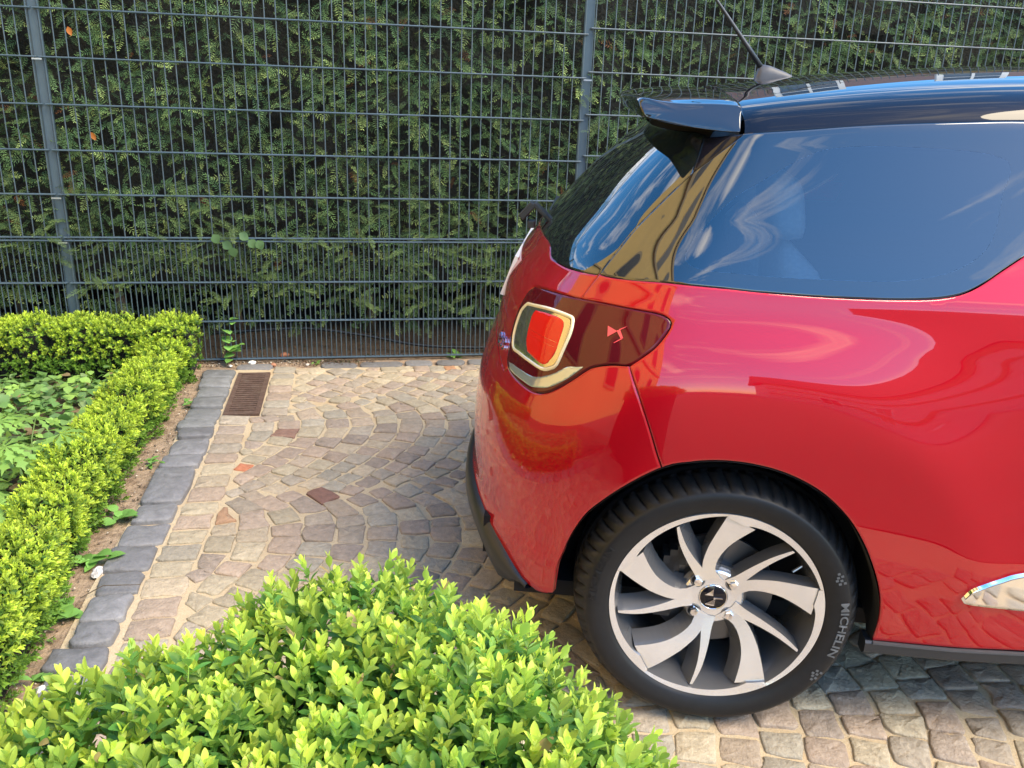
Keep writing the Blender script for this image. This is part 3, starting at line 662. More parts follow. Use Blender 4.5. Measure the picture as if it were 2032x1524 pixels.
for si, (tv, tf, tw, Rm, sc, ps, vc) in enumerate(sets):
    ch = chosen.get(si, []); rest = np.setdiff1d(np.arange(len(ps)), ch)
    parts.append(scatter(tv, tf, Rm[rest], sc[rest], ps[rest], vc[rest]))
    nl = (len(tv)-4)//18; lf0 = tf[:10]
    for i in ch:
        for j in range(nl):
            v = (tv[18*j:18*j+18]*sc[i])@Rm[i].T+ps[i]
            o = obj('leaf', mesh('box_leaf', v, lf0-lf0.min(), cols=vc[i, 18*j:18*j+18], mats=[M_box], smooth=True), fh); o.matrix_parent_inverse = fh_inv
        sv = (tv[-4:]*sc[i])@Rm[i].T+ps[i]; parts.append((sv, np.array([(0, 1, 2, 3)]), vc[i, -4:]))
szS = rng.uniform(.027, .038, len(posS))
for (tv, tf, tw, Rm, sc, ps, vc) in near_shoots(posS, nrS, szS, rng.uniform(.2, 1.1, len(posS))): parts.append(scatter(tv, tf, Rm, sc, ps, vc))
# older leaves lower inside the crown
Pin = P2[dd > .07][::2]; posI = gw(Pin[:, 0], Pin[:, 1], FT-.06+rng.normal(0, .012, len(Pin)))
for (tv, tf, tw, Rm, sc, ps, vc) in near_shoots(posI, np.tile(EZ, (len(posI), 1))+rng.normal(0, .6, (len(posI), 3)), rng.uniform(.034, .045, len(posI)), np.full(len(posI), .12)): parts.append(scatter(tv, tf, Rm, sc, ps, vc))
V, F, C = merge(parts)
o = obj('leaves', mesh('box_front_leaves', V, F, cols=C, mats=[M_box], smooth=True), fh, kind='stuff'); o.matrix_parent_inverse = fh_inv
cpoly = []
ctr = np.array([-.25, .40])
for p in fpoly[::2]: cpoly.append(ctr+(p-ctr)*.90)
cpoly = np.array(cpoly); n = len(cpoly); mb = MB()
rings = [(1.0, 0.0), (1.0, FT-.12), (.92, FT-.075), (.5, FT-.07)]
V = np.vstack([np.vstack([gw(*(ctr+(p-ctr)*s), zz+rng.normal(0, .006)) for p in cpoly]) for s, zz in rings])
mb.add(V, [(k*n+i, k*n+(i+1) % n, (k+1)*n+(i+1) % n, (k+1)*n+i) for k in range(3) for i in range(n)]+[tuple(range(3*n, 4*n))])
o = obj('shade_core', mb.mesh('box_front_core', [M_core]), fh); o.matrix_parent_inverse = fh_inv  # closed dark core, shade under the leaves painted in

# ---- bed: ground cover, cut-leaved plants, weeds
lv, lf = leaf_tpl(3, wid=.48, fold=.15, curl=-.2, blunt=.8)
N = 9000; u = rng.uniform(-2.6, -.93, N); w = rng.uniform(.9, 3.93, N); lift = .045+.03*np.sin(u*6)*np.sin(w*5); zz = np.abs(rng.normal(0, 1, N))*.022+lift
az = rng.uniform(0, 2*np.pi, N); X = gw(np.cos(az), np.sin(az), 0.)+EZ*rng.uniform(-.4, .25, N)[:, None]; Rm = frames(X, EZ+rng.normal(0, .25, (N, 3)))
pal = np.array([(.14, .28, .08), (.19, .34, .10), (.11, .21, .07), (.26, .44, .10), (.18, .26, .11), (.26, .19, .10)]); ci = rng.choice(len(pal), N, p=[.24, .26, .14, .2, .1, .06])
vc = np.repeat((pal[ci]*rng.uniform(.8, 1.25, (N, 1)))[:, None, :], len(lv), 1)
V, F, C = scatter(lv, lf, Rm, rng.uniform(.026, .052, N), gw(u, w, zz), vc)
obj('ground_cover', mesh('ground_cover', V, F, cols=C, mats=[M_leaf]), kind='stuff', label='low dull green ground cover leaves filling the planting bed', cat='ground cover')
def cut_leaf(seed):
    """palmate leaf, five to seven deeply cut pointed lobes, radius 1, stalk at origin"""
    r = np.random.default_rng(seed); V, F = [(0, 0, 0)], []
    for a in np.radians([-125, -80, -40, 0, 40, 80, 125]):
        L = (1-.28*abs(a)/2.2)*r.uniform(.9, 1.08); d = np.array([math.cos(a), math.sin(a), 0]); s = np.array([-d[1], d[0], 0])
        def pt(x, y): return tuple(d*x*L+s*y*L+np.array([0, 0, .06*x-.34*x*x+.05*abs(y)]))
        k = len(V); pts = [pt(.35, .07), pt(.52, .17), pt(.60, .08), pt(.74, .19), pt(.80, .06), pt(1, 0), pt(.80, -.06), pt(.74, -.19), pt(.60, -.08), pt(.52, -.17), pt(.35, -.07), pt(.35, 0), pt(.60, 0), pt(.80, 0)]
        V += pts
        F += [(0, k+10, k+11), (0, k+11, k), (k, k+11, k+12, k+2), (k, k+2, k+1), (k+2, k+12, k+13, k+4), (k+2, k+4, k+3), (k+4, k+13, k+5), (k+13, k+6, k+5), (k+12, k+8, k+6, k+13), (k+8, k+7, k+6), (k+11, k+10, k+8, k+12), (k+10, k+9, k+8)]
    return np.array(V), F
plants = [(-1.06, 2.74, .27, 'bushy cut-leaved green plant in the bed, nearest the low hedge', 9), (-1.30, 2.95, .23, 'cut-leaved green plant in the bed at the left edge of the picture', 8), (-1.12, 2.42, .20, 'smaller cut-leaved plant nearest the camera in the bed', 7)]
for (pu, pw, ph, lab, nl) in plants:
    pl = thing('cut_leaf_plant', lab, 'plant', 'cut-leaved plants in the bed', loc=tuple(gw(pu, pw, 0.).tolist())); inv = Matrix.Translation(pl.location).inverted()
    mb = MB()
    for k in range(nl):
        az = k*2.4+rng.uniform(-.3, .3); rr = rng.uniform(.04, .15); hh = ph*rng.uniform(.6, 1.0)
        tip = gw(pu+rr*math.cos(az), pw+rr*math.sin(az), hh)
        mb.tube([gw(pu, pw, 0.), (gw(pu, pw, hh*.6)+tip)/2, tip], [.003, .0022, .0018], 5)
        cv, cf = cut_leaf(k+int(pu*100) % 17); X = gw(math.cos(az), math.sin(az), -.15); Mx = frames(X[None], (EZ-E2*.25+rng.normal(0, .12, 3))[None])[0]
        sz = rng.uniform(.085, .115); col = np.array([.20, .36, .075])*rng.uniform(.75, 1.15)
        o = obj('leaf', mesh('cut_leaf', (cv*sz)@Mx.T+tip, cf, cols=np.tile(col, (len(cv), 1)), mats=[M_leaf]), pl); o.matrix_parent_inverse = inv
    o = obj('stem', mb.mesh('plant_stems', [mat('stem_green', (.10, .16, .04), .6)], smooth=True), pl); o.matrix_parent_inverse = inv
weeds = [(-.725, 3.62, .045, 'dandelion-like weed beside the kerb level with the drain grate'), (-.745, 3.02, .05, 'leafy weed in the soil between hedge and kerb, below the dandelion'), (-.76, 2.60, .05, 'pale green weed at the foot of the hedge beside the long kerb stone'), (-.775, 2.33, .055, 'lobed weed at the hedge foot near the white stone chip'), (-.785, 2.06, .05, 'lobed weed hanging over the soil in the lower left'),
         (-.745, 1.80, .05, 'grassy weed in the bare soil nearest the foreground hedge'), (-.62, 4.20, .06, 'round-leaved ivy sprig at the end of the low hedge by the fence'), (-.20, 4.14, .03, 'tiny weed in the mossy joint at the foot of the fence'), (.50, 4.24, .06, 'light green sprig under the fence just left of the car')]
for i, (pu, pw, sz, lab) in enumerate(weeds):
    wd = thing('weed', lab, 'weed', 'weeds along the paving edge', loc=tuple(gw(pu, pw, 0.).tolist())); inv = Matrix.Translation(wd.location).inverted()
    n = 9 if i != 6 else 14
    for k in range(n):
        az = k*2.4+rng.uniform(-.3, .3); el = rng.uniform(.15, .8); X = gw(math.cos(az), math.sin(az), el); tv, tf = leaf_tpl(4, wid=.42 if i in (3, 4, 6, 2) else .2, fold=.2, curl=-.35, blunt=.9)
        Mx = frames(X[None], (EZ+rng.normal(0, .15, 3))[None])[0]; col = np.array([.19, .40, .09])*rng.uniform(.7, 1.25)
        base_ = gw(pu+rng.normal(0, .012), pw+rng.normal(0, .015), rng.uniform(0, .02) if i != 6 else rng.uniform(.02, .22))
        o = obj('leaf', mesh('weed_leaf', (tv*sz*rng.uniform(.6, 1.1))@Mx.T+base_, tf, cols=np.tile(col, (len(tv), 1)), mats=[M_leaf]), wd); o.matrix_parent_inverse = inv
# moss between the fence setts, litter, stone chips, twigs, hose
lv2, lf2 = leaf_tpl(2, wid=.3, fold=.3, curl=-.3)
N = 1500; u = np.r_[rng.normal(-.12, .09, 500), rng.uniform(-.9, 4.0, 1000)]; w = np.r_[rng.normal(4.17, .018, 500), rng.uniform(4.21, 4.7, 1000)]
X = rng.normal(0, 1, (N, 3))*np.array([1, 1, .5]); Rm = frames(X, EZ+rng.normal(0, .5, (N, 3)))
pal = np.array([(.10, .05, .03), (.07, .045, .028), (.16, .10, .06), (.05, .06, .025)]); vc = np.repeat((pal[rng.integers(4, size=N)]*rng.uniform(.7, 1.3, (N, 1)))[:, None, :], len(lv2), 1)
V, F, C = scatter(lv2, lf2, Rm, np.r_[rng.uniform(.006, .014, 500), rng.uniform(.015, .03, 1000)], gw(u, w, np.r_[rng.uniform(.0, .014, 500), rng.uniform(-.004, .012, 1000)]), vc)
obj('leaf_litter', mesh('leaf_litter', V, F, cols=C, mats=[M_leaf]), kind='stuff', label='brown moss and dead leaf litter under the fence', cat='leaf litter')
N = 900; u = np.r_[rng.uniform(-.86, -.70, 500), rng.uniform(-.85, -.15, 400)]; w = np.r_[rng.uniform(1.3, 4.1, 500), rng.uniform(4.16, 4.24, 400)]
oct_v = np.array([(1, 0, 0), (-1, 0, 0), (0, 1, 0), (0, -1, 0), (0, 0, 1), (0, 0, -1)])*np.array([1, .8, .55]); oct_f = np.array([(0, 2, 4), (2, 1, 4), (1, 3, 4), (3, 0, 4), (2, 0, 5), (1, 2, 5), (3, 1, 5), (0, 3, 5)])
Rm = frames(rng.normal(0, 1, (N, 3))*np.array([1, 1, .2]), EZ+rng.normal(0, .3, (N, 3))); pal = np.array([(.34, .25, .17), (.2, .14, .1), (.5, .43, .33), (.14, .1, .07)])
vc = np.repeat((pal[rng.integers(4, size=N)]*rng.uniform(.8, 1.2, (N, 1)))[:, None, :], 6, 1)
V, F, C = scatter(oct_v, oct_f, Rm, rng.uniform(.0025, .007, N), gw(u, w, rng.uniform(-.003, .004, N)), vc)
obj('grit', mesh('grit', V, F, cols=C, mats=[M_stone]), kind='stuff', label='fine sandy grit scattered over the soil strip', cat='grit')
def pebble(u, w, s, col, lab, cat='stone', flat=.6):
    n = 10; V = []
    for el in np.linspace(-1.3, 1.3, 6):
        for k in range(n):
            a = 2*math.pi*k/n; j = 1+rng.normal(0, .09); V.append((math.cos(el)*math.cos(a)*j, math.cos(el)*math.sin(a)*.75*j, math.sin(el)*flat*j))
    F = [(i*n+k, i*n+(k+1) % n, (i+1)*n+(k+1) % n, (i+1)*n+k) for i in range(5) for k in range(n)]+[tuple(range(n))[::-1], tuple(range(5*n, 6*n))]
    V = np.array(V)*s; az = rng.uniform(0, 3); Rz = np.array([[math.cos(az), -math.sin(az), 0], [math.sin(az), math.cos(az), 0], [0, 0, 1]])
    obj('stone_chip', mesh('stone_chip', V@Rz.T+gw(u, w, s*.35), F, cols=np.tile(col, (len(V), 1)), mats=[M_stone]), label=lab, cat=cat, group='loose stones on the soil')
pebble(-.745, 2.275, .022, (.55, .52, .50), 'white broken stone chip lying beside the kerb at the lower left', flat=.7)
pebble(-.735, 1.765, .020, (.60, .57, .52), 'whitish stone chip half hidden by weeds at the bottom left')
pebble(-.52, 4.185, .020, (.72, .68, .60), 'white pebble lying at the foot of the fence above the drain grate')
pebble(-.415, 4.150, .016, (.40, .18, .10), 'reddish brown pebble at the foot of the fence right of the white pebble')
pebble(-.62, 4.150, .011, (.66, .62, .55), 'small pale pebble by the fence left of the drain')
pebble(-.37, 4.30, .022, (.42, .17, .09), 'broken orange brick piece behind the fence wires', cat='brick')
pebble(-.25, 4.15, .010, (.62, .56, .48), 'small cream pebble in the gap beside the big fence setts')
pebble(-.615, 3.375, .026, (.70, .68, .64), 'white mortar lump stuck on the kerb stone below the drain', cat='mortar', flat=.25)
mb = MB(); mb.tube([gw(-.755, 2.14, .012), gw(-.70, 2.16, .034), gw(-.60, 2.15, .036)], [.0016, .0016, .001], 5)
obj('twig', mb.mesh('twig', [M_bark]), label='thin reddish twig lying across a kerb stone', cat='twig')
mb = MB(); hp = catmull([gw(-.75, 4.40, .10), gw(-.3, 4.42, .115), gw(0, 4.38, .09), gw(.35, 4.32, .04), gw(.8, 4.33, .02), gw(1.4, 4.38, .02)], 8); mb.tube(hp, .009, 8)
obj('garden_hose', mb.mesh('garden_hose', [mat('black_rubber', (.012, .012, .013), .45)], smooth=True), label='thin black hose lying behind the foot of the fence', cat='hose')
for (du, dz, lab) in ((-1.196, 1.505, 'small orange dead leaf caught in the yew at the upper left'), (-1.156, 1.069, 'orange dead leaf caught in the yew beside the left fence post')):
    tv, tf = leaf_tpl(4, wid=.32, fold=.4, curl=.2); Mx = frames((E1*.4-EZ+rng.normal(0, .2, 3))[None], (-E2)[None])[0]
    obj('dead_leaf', mesh('dead_leaf', (tv*.038)@Mx.T+gw(du, 4.245, dz+.02), tf, cols=np.tile((.62, .20, .045), (len(tv), 1)), mats=[M_leaf]), label=lab, cat='leaf', group='dead leaves caught in the yew')
# ivy leaves hanging on the fence
iv = thing('ivy_sprig', 'pale green ivy sprig hanging through the fence at knee height', 'ivy', loc=tuple(gw(-.60, 4.24, .58).tolist())); inv = Matrix.Translation(iv.location).inverted()
for k in range(6):
    tv, tf = leaf_tpl(4, wid=.46, fold=.1, curl=-.2); Mx = frames((E1*rng.normal(0, .6)-EZ*.8)[None], (-E2+EZ*.6+rng.normal(0, .2, 3))[None])[0]
    o = obj('leaf', mesh('ivy_leaf', (tv*.05)@Mx.T+gw(-.66+.04*k, 4.20, .60+rng.normal(0, .02)), tf, cols=np.tile((.10, .19, .075), (len(tv), 1)), mats=[M_leaf]), iv); o.matrix_parent_inverse = inv
# ------------------------------------------------------------------ red hatchback
CPSI = R(-5.57)
car = thing('car', 'red three-door hatchback with glossy black roof, seen from its rear right corner', 'car', loc=(.5386, 2.409, 0), rz=CPSI)
M_paint = mat('red_paint', (.46, .005, .014), .36, metal=.40, coat=1.0, coat_rough=.012, coat_ior=1.62, spec=.0, noise=.02, nscale=300)
M_black = mat('gloss_black', (.006, .006, .010), .12, coat=1.0, coat_rough=.01, coat_ior=1.42, spec=.0)
M_glass = mat('dark_glass', (.006, .008, .010), .02, coat=1.0, coat_rough=.005, coat_ior=2.05, spec=.0)
M_pane = mat('tinted_pane', (.012, .022, .028), .02, coat=1.0, coat_rough=.005, coat_ior=2.0, spec=.5)
M_pane = bpy.data.materials.new('tinted_pane_clear'); M_pane.use_nodes = True; t_ = M_pane.node_tree; t_.nodes.clear()
o_ = node(t_, 'ShaderNodeOutputMaterial'); tr_ = node(t_, 'ShaderNodeBsdfTransparent', Color=(.62, .74, .80, 1)); gs_ = node(t_, 'ShaderNodeBsdfGlossy', Roughness=.005, Color=(1, 1, 1, 1)); fr_ = node(t_, 'ShaderNodeFresnel', IOR=2.12); mx_ = node(t_, 'ShaderNodeMixShader')
t_.links.new(fr_.outputs[0], mx_.inputs[0]); t_.links.new(tr_.outputs[0], mx_.inputs[1]); t_.links.new(gs_.outputs[0], mx_.inputs[2]); t_.links.new(mx_.outputs[0], o_.inputs['Surface'])
M_seat = mat('seat_cloth', (.42, .44, .46), .9, noise=.1, nscale=90)
M_lens = mat('smoked_lens', (.095, .003, .007), .3, coat=1.0, coat_rough=.01, coat_ior=1.42, spec=0.)
M_redlens = mat('red_lens', (.80, .02, .012), .3, coat=1.0, coat_rough=.02, coat_ior=1.45, spec=0.)
M_clear = mat('clear_ribbed_lens', (.50, .54, .50), .10, metal=.55, coat=1.0, coat_rough=.03)
M_cream = mat('light_guide', (.90, .74, .46), .12, coat=1.0, coat_rough=.02, metal=.1)
M_plast = mat('black_plastic', (.018, .020, .023), .42, noise=.1, nscale=80)
M_plast2 = mat('grey_plastic', (.06, .06, .066), .5, noise=.1, nscale=80)
M_chrome = mat('chrome', (.82, .82, .84), .06, metal=1.0)
M_rubber = mat('tyre_rubber', (.013, .013, .014), .42, noise=.15, nscale=60, spec=.25)
M_rub2 = mat('tyre_lettering', (.09, .095, .10), .6)
M_alu = mat('machined_aluminium', (.86, .86, .87), .25, metal=.8, noise=.04, nscale=30)
M_grey = mat('grey_wheel_paint', (.15, .15, .155), .26, metal=.5, coat=.6, coat_rough=.05)
M_disc = mat('brake_disc', (.14, .14, .145), .35, metal=.8)
M_well = mat('wheel_well_liner', (.006, .006, .007), .9)
M_redprint = mat('red_emblem_print', (.85, .06, .09), .3, coat=.8)

def resamp(P, step=.009):
    P = np.asarray(P, float); d = np.r_[0, np.cumsum(np.linalg.norm(np.diff(P, axis=0), axis=1))]; n = max(2, int(round(d[-1]/step))+1)
    t = np.linspace(0, d[-1], n); return np.c_[np.interp(t, d, P[:, 0]), np.interp(t, d, P[:, 1])]
def chain(*curves):
    """join curves (each smoothed and resampled) into one closed outline"""
    out = []
    for c in curves:
        c = np.asarray(c, float)
        c = resamp(catmull(c, 6) if len(c) > 2 else c)
        out.append(c if not out or np.linalg.norm(out[-1][-1]-c[0]) > 1e-3 else c[1:])
    P = np.vstack(out)
    if np.linalg.norm(P[0]-P[-1]) < 2e-3: P = P[:-1]
    A = .5*np.sum(P[:, 0]*np.roll(P[:, 1], -1)-np.roll(P[:, 0], -1)*P[:, 1])
    return P if A > 0 else P[::-1]
def offset(P, d):
    a = np.roll(P, 1, 0); b = np.roll(P, -1, 0); t = unit(b-a); n = np.c_[-t[:, 1], t[:, 0]]; return P+n*d   # inward for ccw
ACEN = -LA*math.pi/2
def panel(name, poly, m, parent=car, lift=0.0, step=.016, gap=.0015, fold=.014, both=False, soft=.004, mirror=False, tiltn=.55, kind=None, extra=None, hole=None):
    poly = np.asarray(poly, float)
    on_c = poly[:, 0] < ACEN+.004
    P0 = offset(poly, gap); P0[on_c, 0] = ACEN
    P1 = offset(poly, gap+soft); P1[on_c, 0] = ACEN
    lo, hi = P0.min(0), P0.max(0)
    gx, gy = np.meshgrid(np.arange(lo[0]+step/2, hi[0], step), np.arange(lo[1]+step/2, hi[1], step)); G = np.c_[gx.ravel(), gy.ravel()]
    G = G[inside(P0, G)]; G = G[dist_to(P0, G) > soft+step*.35]
    keep1 = inside(P0, P1) & (dist_to(P0, P1) > soft*.6)
    Q = np.vstack([P0, P1[keep1], G]); n0 = len(P0); hed = []
    if hole is not None:
        hole = np.asarray(hole); Q = Q[np.r_[np.ones(n0, bool), ~(inside(hole, Q[n0:]) | (dist_to(hole, Q[n0:]) < .005))]]; h0 = len(Q); Q = np.vstack([Q, hole]); hed = [(h0+i, h0+(i+1) % len(hole)) for i in range(len(hole))]
    res = delaunay_2d_cdt([Vector((float(a), float(b))) for a, b in Q], [(i, (i+1) % n0) for i in range(n0)]+hed, [list(range(n0))], 1, 1e-6)
    vv = np.array([(p.x, p.y) for p in res[0]]); ff = [tuple(f) for f in res[2]]
    if hole is not None: ff = [f for f in ff if not inside(hole, vv[list(f)].mean(0)[None])[0]]
    X = S(vv[:, 0], vv[:, 1]); Nn = Nrm(vv[:, 0], vv[:, 1])
    if extra is not None: lift_a = extra(X, vv)
    else: lift_a = np.full(len(vv), lift)
    X = X+Nn*np.asarray(lift_a)[:, None]
    # boundary vertices: tilt normals outwards, then fold the edge inwards
    dmin = dist_to(P0, vv); isb = dmin < 1e-4
    bidx = [int(np.argmin(np.sum((vv-p)**2, 1))) for p in P0]
    tdir = np.roll(P0, -1, 0)-np.roll(P0, 1, 0); outn = unit(np.c_[tdir[:, 1], -tdir[:, 0]])
    e = 1e-3
    ND = Nn.copy()
    for k, b in enumerate(bidx):
        if on_c[k]: continue
        o3 = S(P0[k, 0]+outn[k, 0]*e, P0[k, 1]+outn[k, 1]*e)-S(P0[k, 0], P0[k, 1]); o3 = unit(o3)
        ND[b] = unit(Nn[b]+tiltn*o3)
    V = [X]; NN_ = [ND]; F = list(ff); nv = len(X)
    if fold:
        inner = X[bidx]-Nn[bidx]*fold; V.append(inner); NN_.append(ND[bidx])
        for k in range(n0):
            if on_c[k] and on_c[(k+1) % n0]: continue
            F.append((bidx[(k+1) % n0], bidx[k], nv+k, nv+(k+1) % n0))
    V = np.vstack(V); NN_ = np.vstack(NN_)
    # orient faces to the outward normal
    F2 = []
    for f in F:
        a, b, c = V[f[0]], V[f[1]], V[f[2]]; fn = np.cross(b-a, c-a)
        ref = Nn[f[0]] if f[0] < len(Nn) else NN_[f[0]]
        if len(f) == 3 and fn@ref < 0: f = f[::-1]
        F2.append(tuple(f))
    F = F2
    if both:
        n = len(V); V = np.vstack([V, V*[1, -1, 1]]); NN_ = np.vstack([NN_, NN_*[1, -1, 1]]); F = F+[tuple(i+n for i in f[::-1]) for f in F]
    o = obj(name, mesh(name, V, F, mats=[m], smooth=True, normals=NN_), parent, kind=kind)
    if mirror:
        obj(name, mesh(name, V*[1, -1, 1], [f[::-1] for f in F], mats=[m], smooth=True, normals=NN_*[1, -1, 1]), parent)
    return o
O_ = {k: np.array(v) for k, v in OUT.items()}
sH = O_['seamH']; gl = O_['glow']; wl = O_['winlow']; rs = O_['roofseam']; li = O_['light']; hl = O_['hlow']; bs = O_['bseam']; aB = O_['archB']; bb = O_['bbot']; aQ = O_['archQ']; sl = O_['sill']
light_loop = np.vstack([li, li[:1]])
i_seam = 2       # where the hatch shut line meets the lamp
i_tip = 11       # where the bumper seam meets the lamp
i_bl = 21        # lower left corner of the lamp
# hatch: glass edge, shut line, lamp, lower shut line, centre line
panel('tailgate', chain(np.vstack([[ACEN, 1.012], gl]), sH[8:], np.vstack([li[i_seam::-1], li[:i_bl-1:-1]]), hl[::-1][1:], [hl[0], (ACEN, .762)], [(ACEN, .762), (ACEN, 1.012)]), M_paint, both=True)
panel('tailgate_glass', chain(sH[3:9], np.vstack([gl[::-1], [ACEN, 1.012]]), [(ACEN, 1.012), (ACEN, 1.36)], [(ACEN, 1.36), (-.30, 1.345)], [(-.30, 1.345), O_['trim'][1]], O_['trim'][2:]), M_glass, both=True, soft=.003)
panel('tailgate_trim', chain(sH[:4], O_['trim'][:1:-1], [O_['trim'][2], sH[0]]), M_black, mirror=True, soft=.003)
bump_top = np.vstack([hl[::-1][1:3]])
panel('bumper', chain([(ACEN, .757), hl[0]], hl[:-1], [hl[-2], li[i_bl]], li[i_bl:i_tip-1:-1], bs, aB, bb, [bb[-1], (-.64, .372)], [(-.64, .372), (ACEN, .374)], [(ACEN, .374), (ACEN, .757)]), M_paint, both=True)
# quarter panel with the wheel arch
fin = np.array([wl[-1], (.56, 1.14), (.585, 1.20), (.58, 1.26)])
panel('quarter_panel', chain(sH[8:][::-1], wl, fin, [fin[-1], (.66, 1.30)], [(.66, 1.30), (.82, 1.02)], [(.82, 1.02), (.88, .60)], [(.88, .60), (.90, .262)], [(.90, .262), sl[0]], aQ[::-1], bs[::-1], li[i_tip:i_seam-1:-1]), M_paint, mirror=True, step=.0105)
xo = lambda v: .16-0
panel('door', chain([(.668, 1.30), (.828, 1.02)], [(.828, 1.02), (.888, .60)], [(.888, .60), (.908, .262)], [(.908, .262), (2.0, .262)], [(2.0, .262), (2.0, 1.0)], [(2.0, 1.0), (1.2, .998), (.85, 1.03)], [(.85, 1.03), (.70, 1.30)]), M_paint, mirror=True, step=.03)
panel('door_window', chain([(.855, 1.035), (1.2, 1.004), (2.0, 1.006)], [(2.0, 1.006), (1.5, 1.31)], [(1.5, 1.31), (.705, 1.318)], [(.705, 1.318), (.855, 1.035)]), M_glass, mirror=True, step=.03)
wtop = np.vstack([rs[:7], [(.58, 1.331)]])
pane_px = [(.06, 1.27), (-.02, 1.20), (-.075, 1.10), (-.06, 1.045), (.05, 1.032), (.20, 1.030), (.33, 1.036), (.42, 1.060), (.47, 1.11), (.47, 1.20), (.45, 1.27), (.25, 1.295), (.12, 1.295), (.06, 1.27)]
pane_loop = chain(np.array(pane_px))
panel('side_window', chain(wtop[::-1], sH[:9], wl, fin, [fin[-1], wtop[-1]]), M_glass, mirror=True, soft=.003, step=.015, hole=pane_loop)
def a_for_x(v, xt): xs_ = XS(v); return float(-LA*math.asin(min(1., max(0., (xs_-xt)/(xs_-XR(v))))**(NP/2)))
rear_edge = [(a_for_x(v, -.030-.028*max(0., (v-1.42)/.6)), v) for v in np.linspace(2.019, 1.335, 16)]
panel('roof', chain([rear_edge[-1], (.0, 1.337), (.5, 1.340), (1.5, 1.345)], [(1.5, 1.345), (1.5, 2.019)], [(1.5, 2.019), rear_edge[0]], rear_edge), M_black, step=.02, both=True, gap=.001, fold=.02, soft=.002, tiltn=.05)
panel('window_pane', pane_loop, M_pane, lift=0., mirror=True, fold=0, soft=.001, gap=-.0004, tiltn=0)
# tail lamp with its insides, pieces a little proud of the lens
lamp = panel('tail_lamp', chain(light_loop), M_lens, mirror=False, soft=.004, step=.010, lift=.002)
lampL = None
ring = resamp(catmull(np.vstack([O_['ring'], O_['ring'][:1]]), 5), .006)
mb = MB(); pts = S(ring[:, 0], ring[:, 1])+Nrm(ring[:, 0], ring[:, 1])*.001
t = np.roll(pts, -1, 0)-np.roll(pts, 1, 0); t = unit(t); nn_ = Nrm(ring[:, 0], ring[:, 1]); bn_ = np.cross(t, nn_); npt = len(pts)-1
V = []
for p, n_, b_ in zip(pts[:-1], nn_, bn_):
    for a in range(8):
        th = 2*math.pi*a/8; V.append(p+b_*.0046*math.cos(th)+n_*.005*math.sin(th))
mb.add(V, [(i*8+a, ((i+1) % npt)*8+a, ((i+1) % npt)*8+(a+1) % 8, i*8+(a+1) % 8) for i in range(npt) for a in range(8)])
obj('light_guide', mb.mesh('light_guide', [M_cream], smooth=True), lamp)
rg = O_['ring']; rc_ = rg.mean(0); panel('reflector_bowl', chain(np.vstack([rc_+(rg-rc_)*.96, (rc_+(rg-rc_)*.96)[:1]])), mat('lamp_reflector', (.55, .50, .40), .10, metal=.9, coat=1.), parent=lamp, lift=.0028, fold=.001, soft=.001, step=.012, tiltn=0)
panel('red_reflector', chain(np.vstack([O_['redblk'], O_['redblk'][:1]])), M_redlens, parent=lamp, fold=.004, soft=.003, step=.0035, extra=lambda X, vv: .0035+.0008*np.sin(X[:, 2]*2*math.pi/.010))
rv = O_['rev']
panel('reversing_light', chain(np.vstack([rv, rv[:1]])), M_clear, parent=lamp, fold=.004, soft=.002, step=.0035, extra=lambda X, vv: .003+.0010*np.sin(X[:, 2]*2*math.pi/.011))
eb = O_['emb1']
P3 = S(eb[:, 0], eb[:, 1])+Nrm(eb[:, 0], eb[:, 1])*.0035
tri = [list(range(0, 5))+[19], ]
mb = MB(); c_ = P3[4]
def sp(pts): a = np.array(pts); return S(a[:, 0], a[:, 1])+Nrm(a[:, 0], a[:, 1])*.0038
mb.add(sp([(-.186, .907), (-.178, .887), (-.160, .9005)]), [(0, 1, 2)])
mb.add(sp([(-.162, .902), (-.158, .898), (-.147, .8885), (-.142, .8900), (-.154, .9035)]), [(0, 1, 2, 3, 4)])
mb.add(sp([(-.156, .9025), (-.144, .911), (-.143, .9125), (-.158, .9045)]), [(0, 1, 2, 3)]); mb.add(sp([(-.147, .8885), (-.160, .8785), (-.159, .8775), (-.142, .8890)]), [(0, 1, 2, 3)])
obj('emblem', mb.mesh('lamp_emblem', [M_redprint]), lamp)
# far-side lamp
panel('tail_lamp', chain(light_loop), M_lens, mirror=False, lift=.002)
last = [o for o in COL.objects if o.name.startswith('tail_lamp')][-1]; last.scale = (1, -1, 1)
# chrome strip on the door sill area (both ends visible)
chn = O_['chrome']
strip = np.array([chn[0], chn[1], chn[2], chn[3], chn[4], (.85, .492), (1.2, .50), (1.9, .50), (1.95, .44), (1.9, .385), (1.2, .376), (.85, .374), chn[5], chn[6], chn[7], chn[8], chn[0]])
panel('chrome_strip', chain(strip), M_chrome, fold=.02, soft=.006, mirror=True, tiltn=1.2, lift=.008)
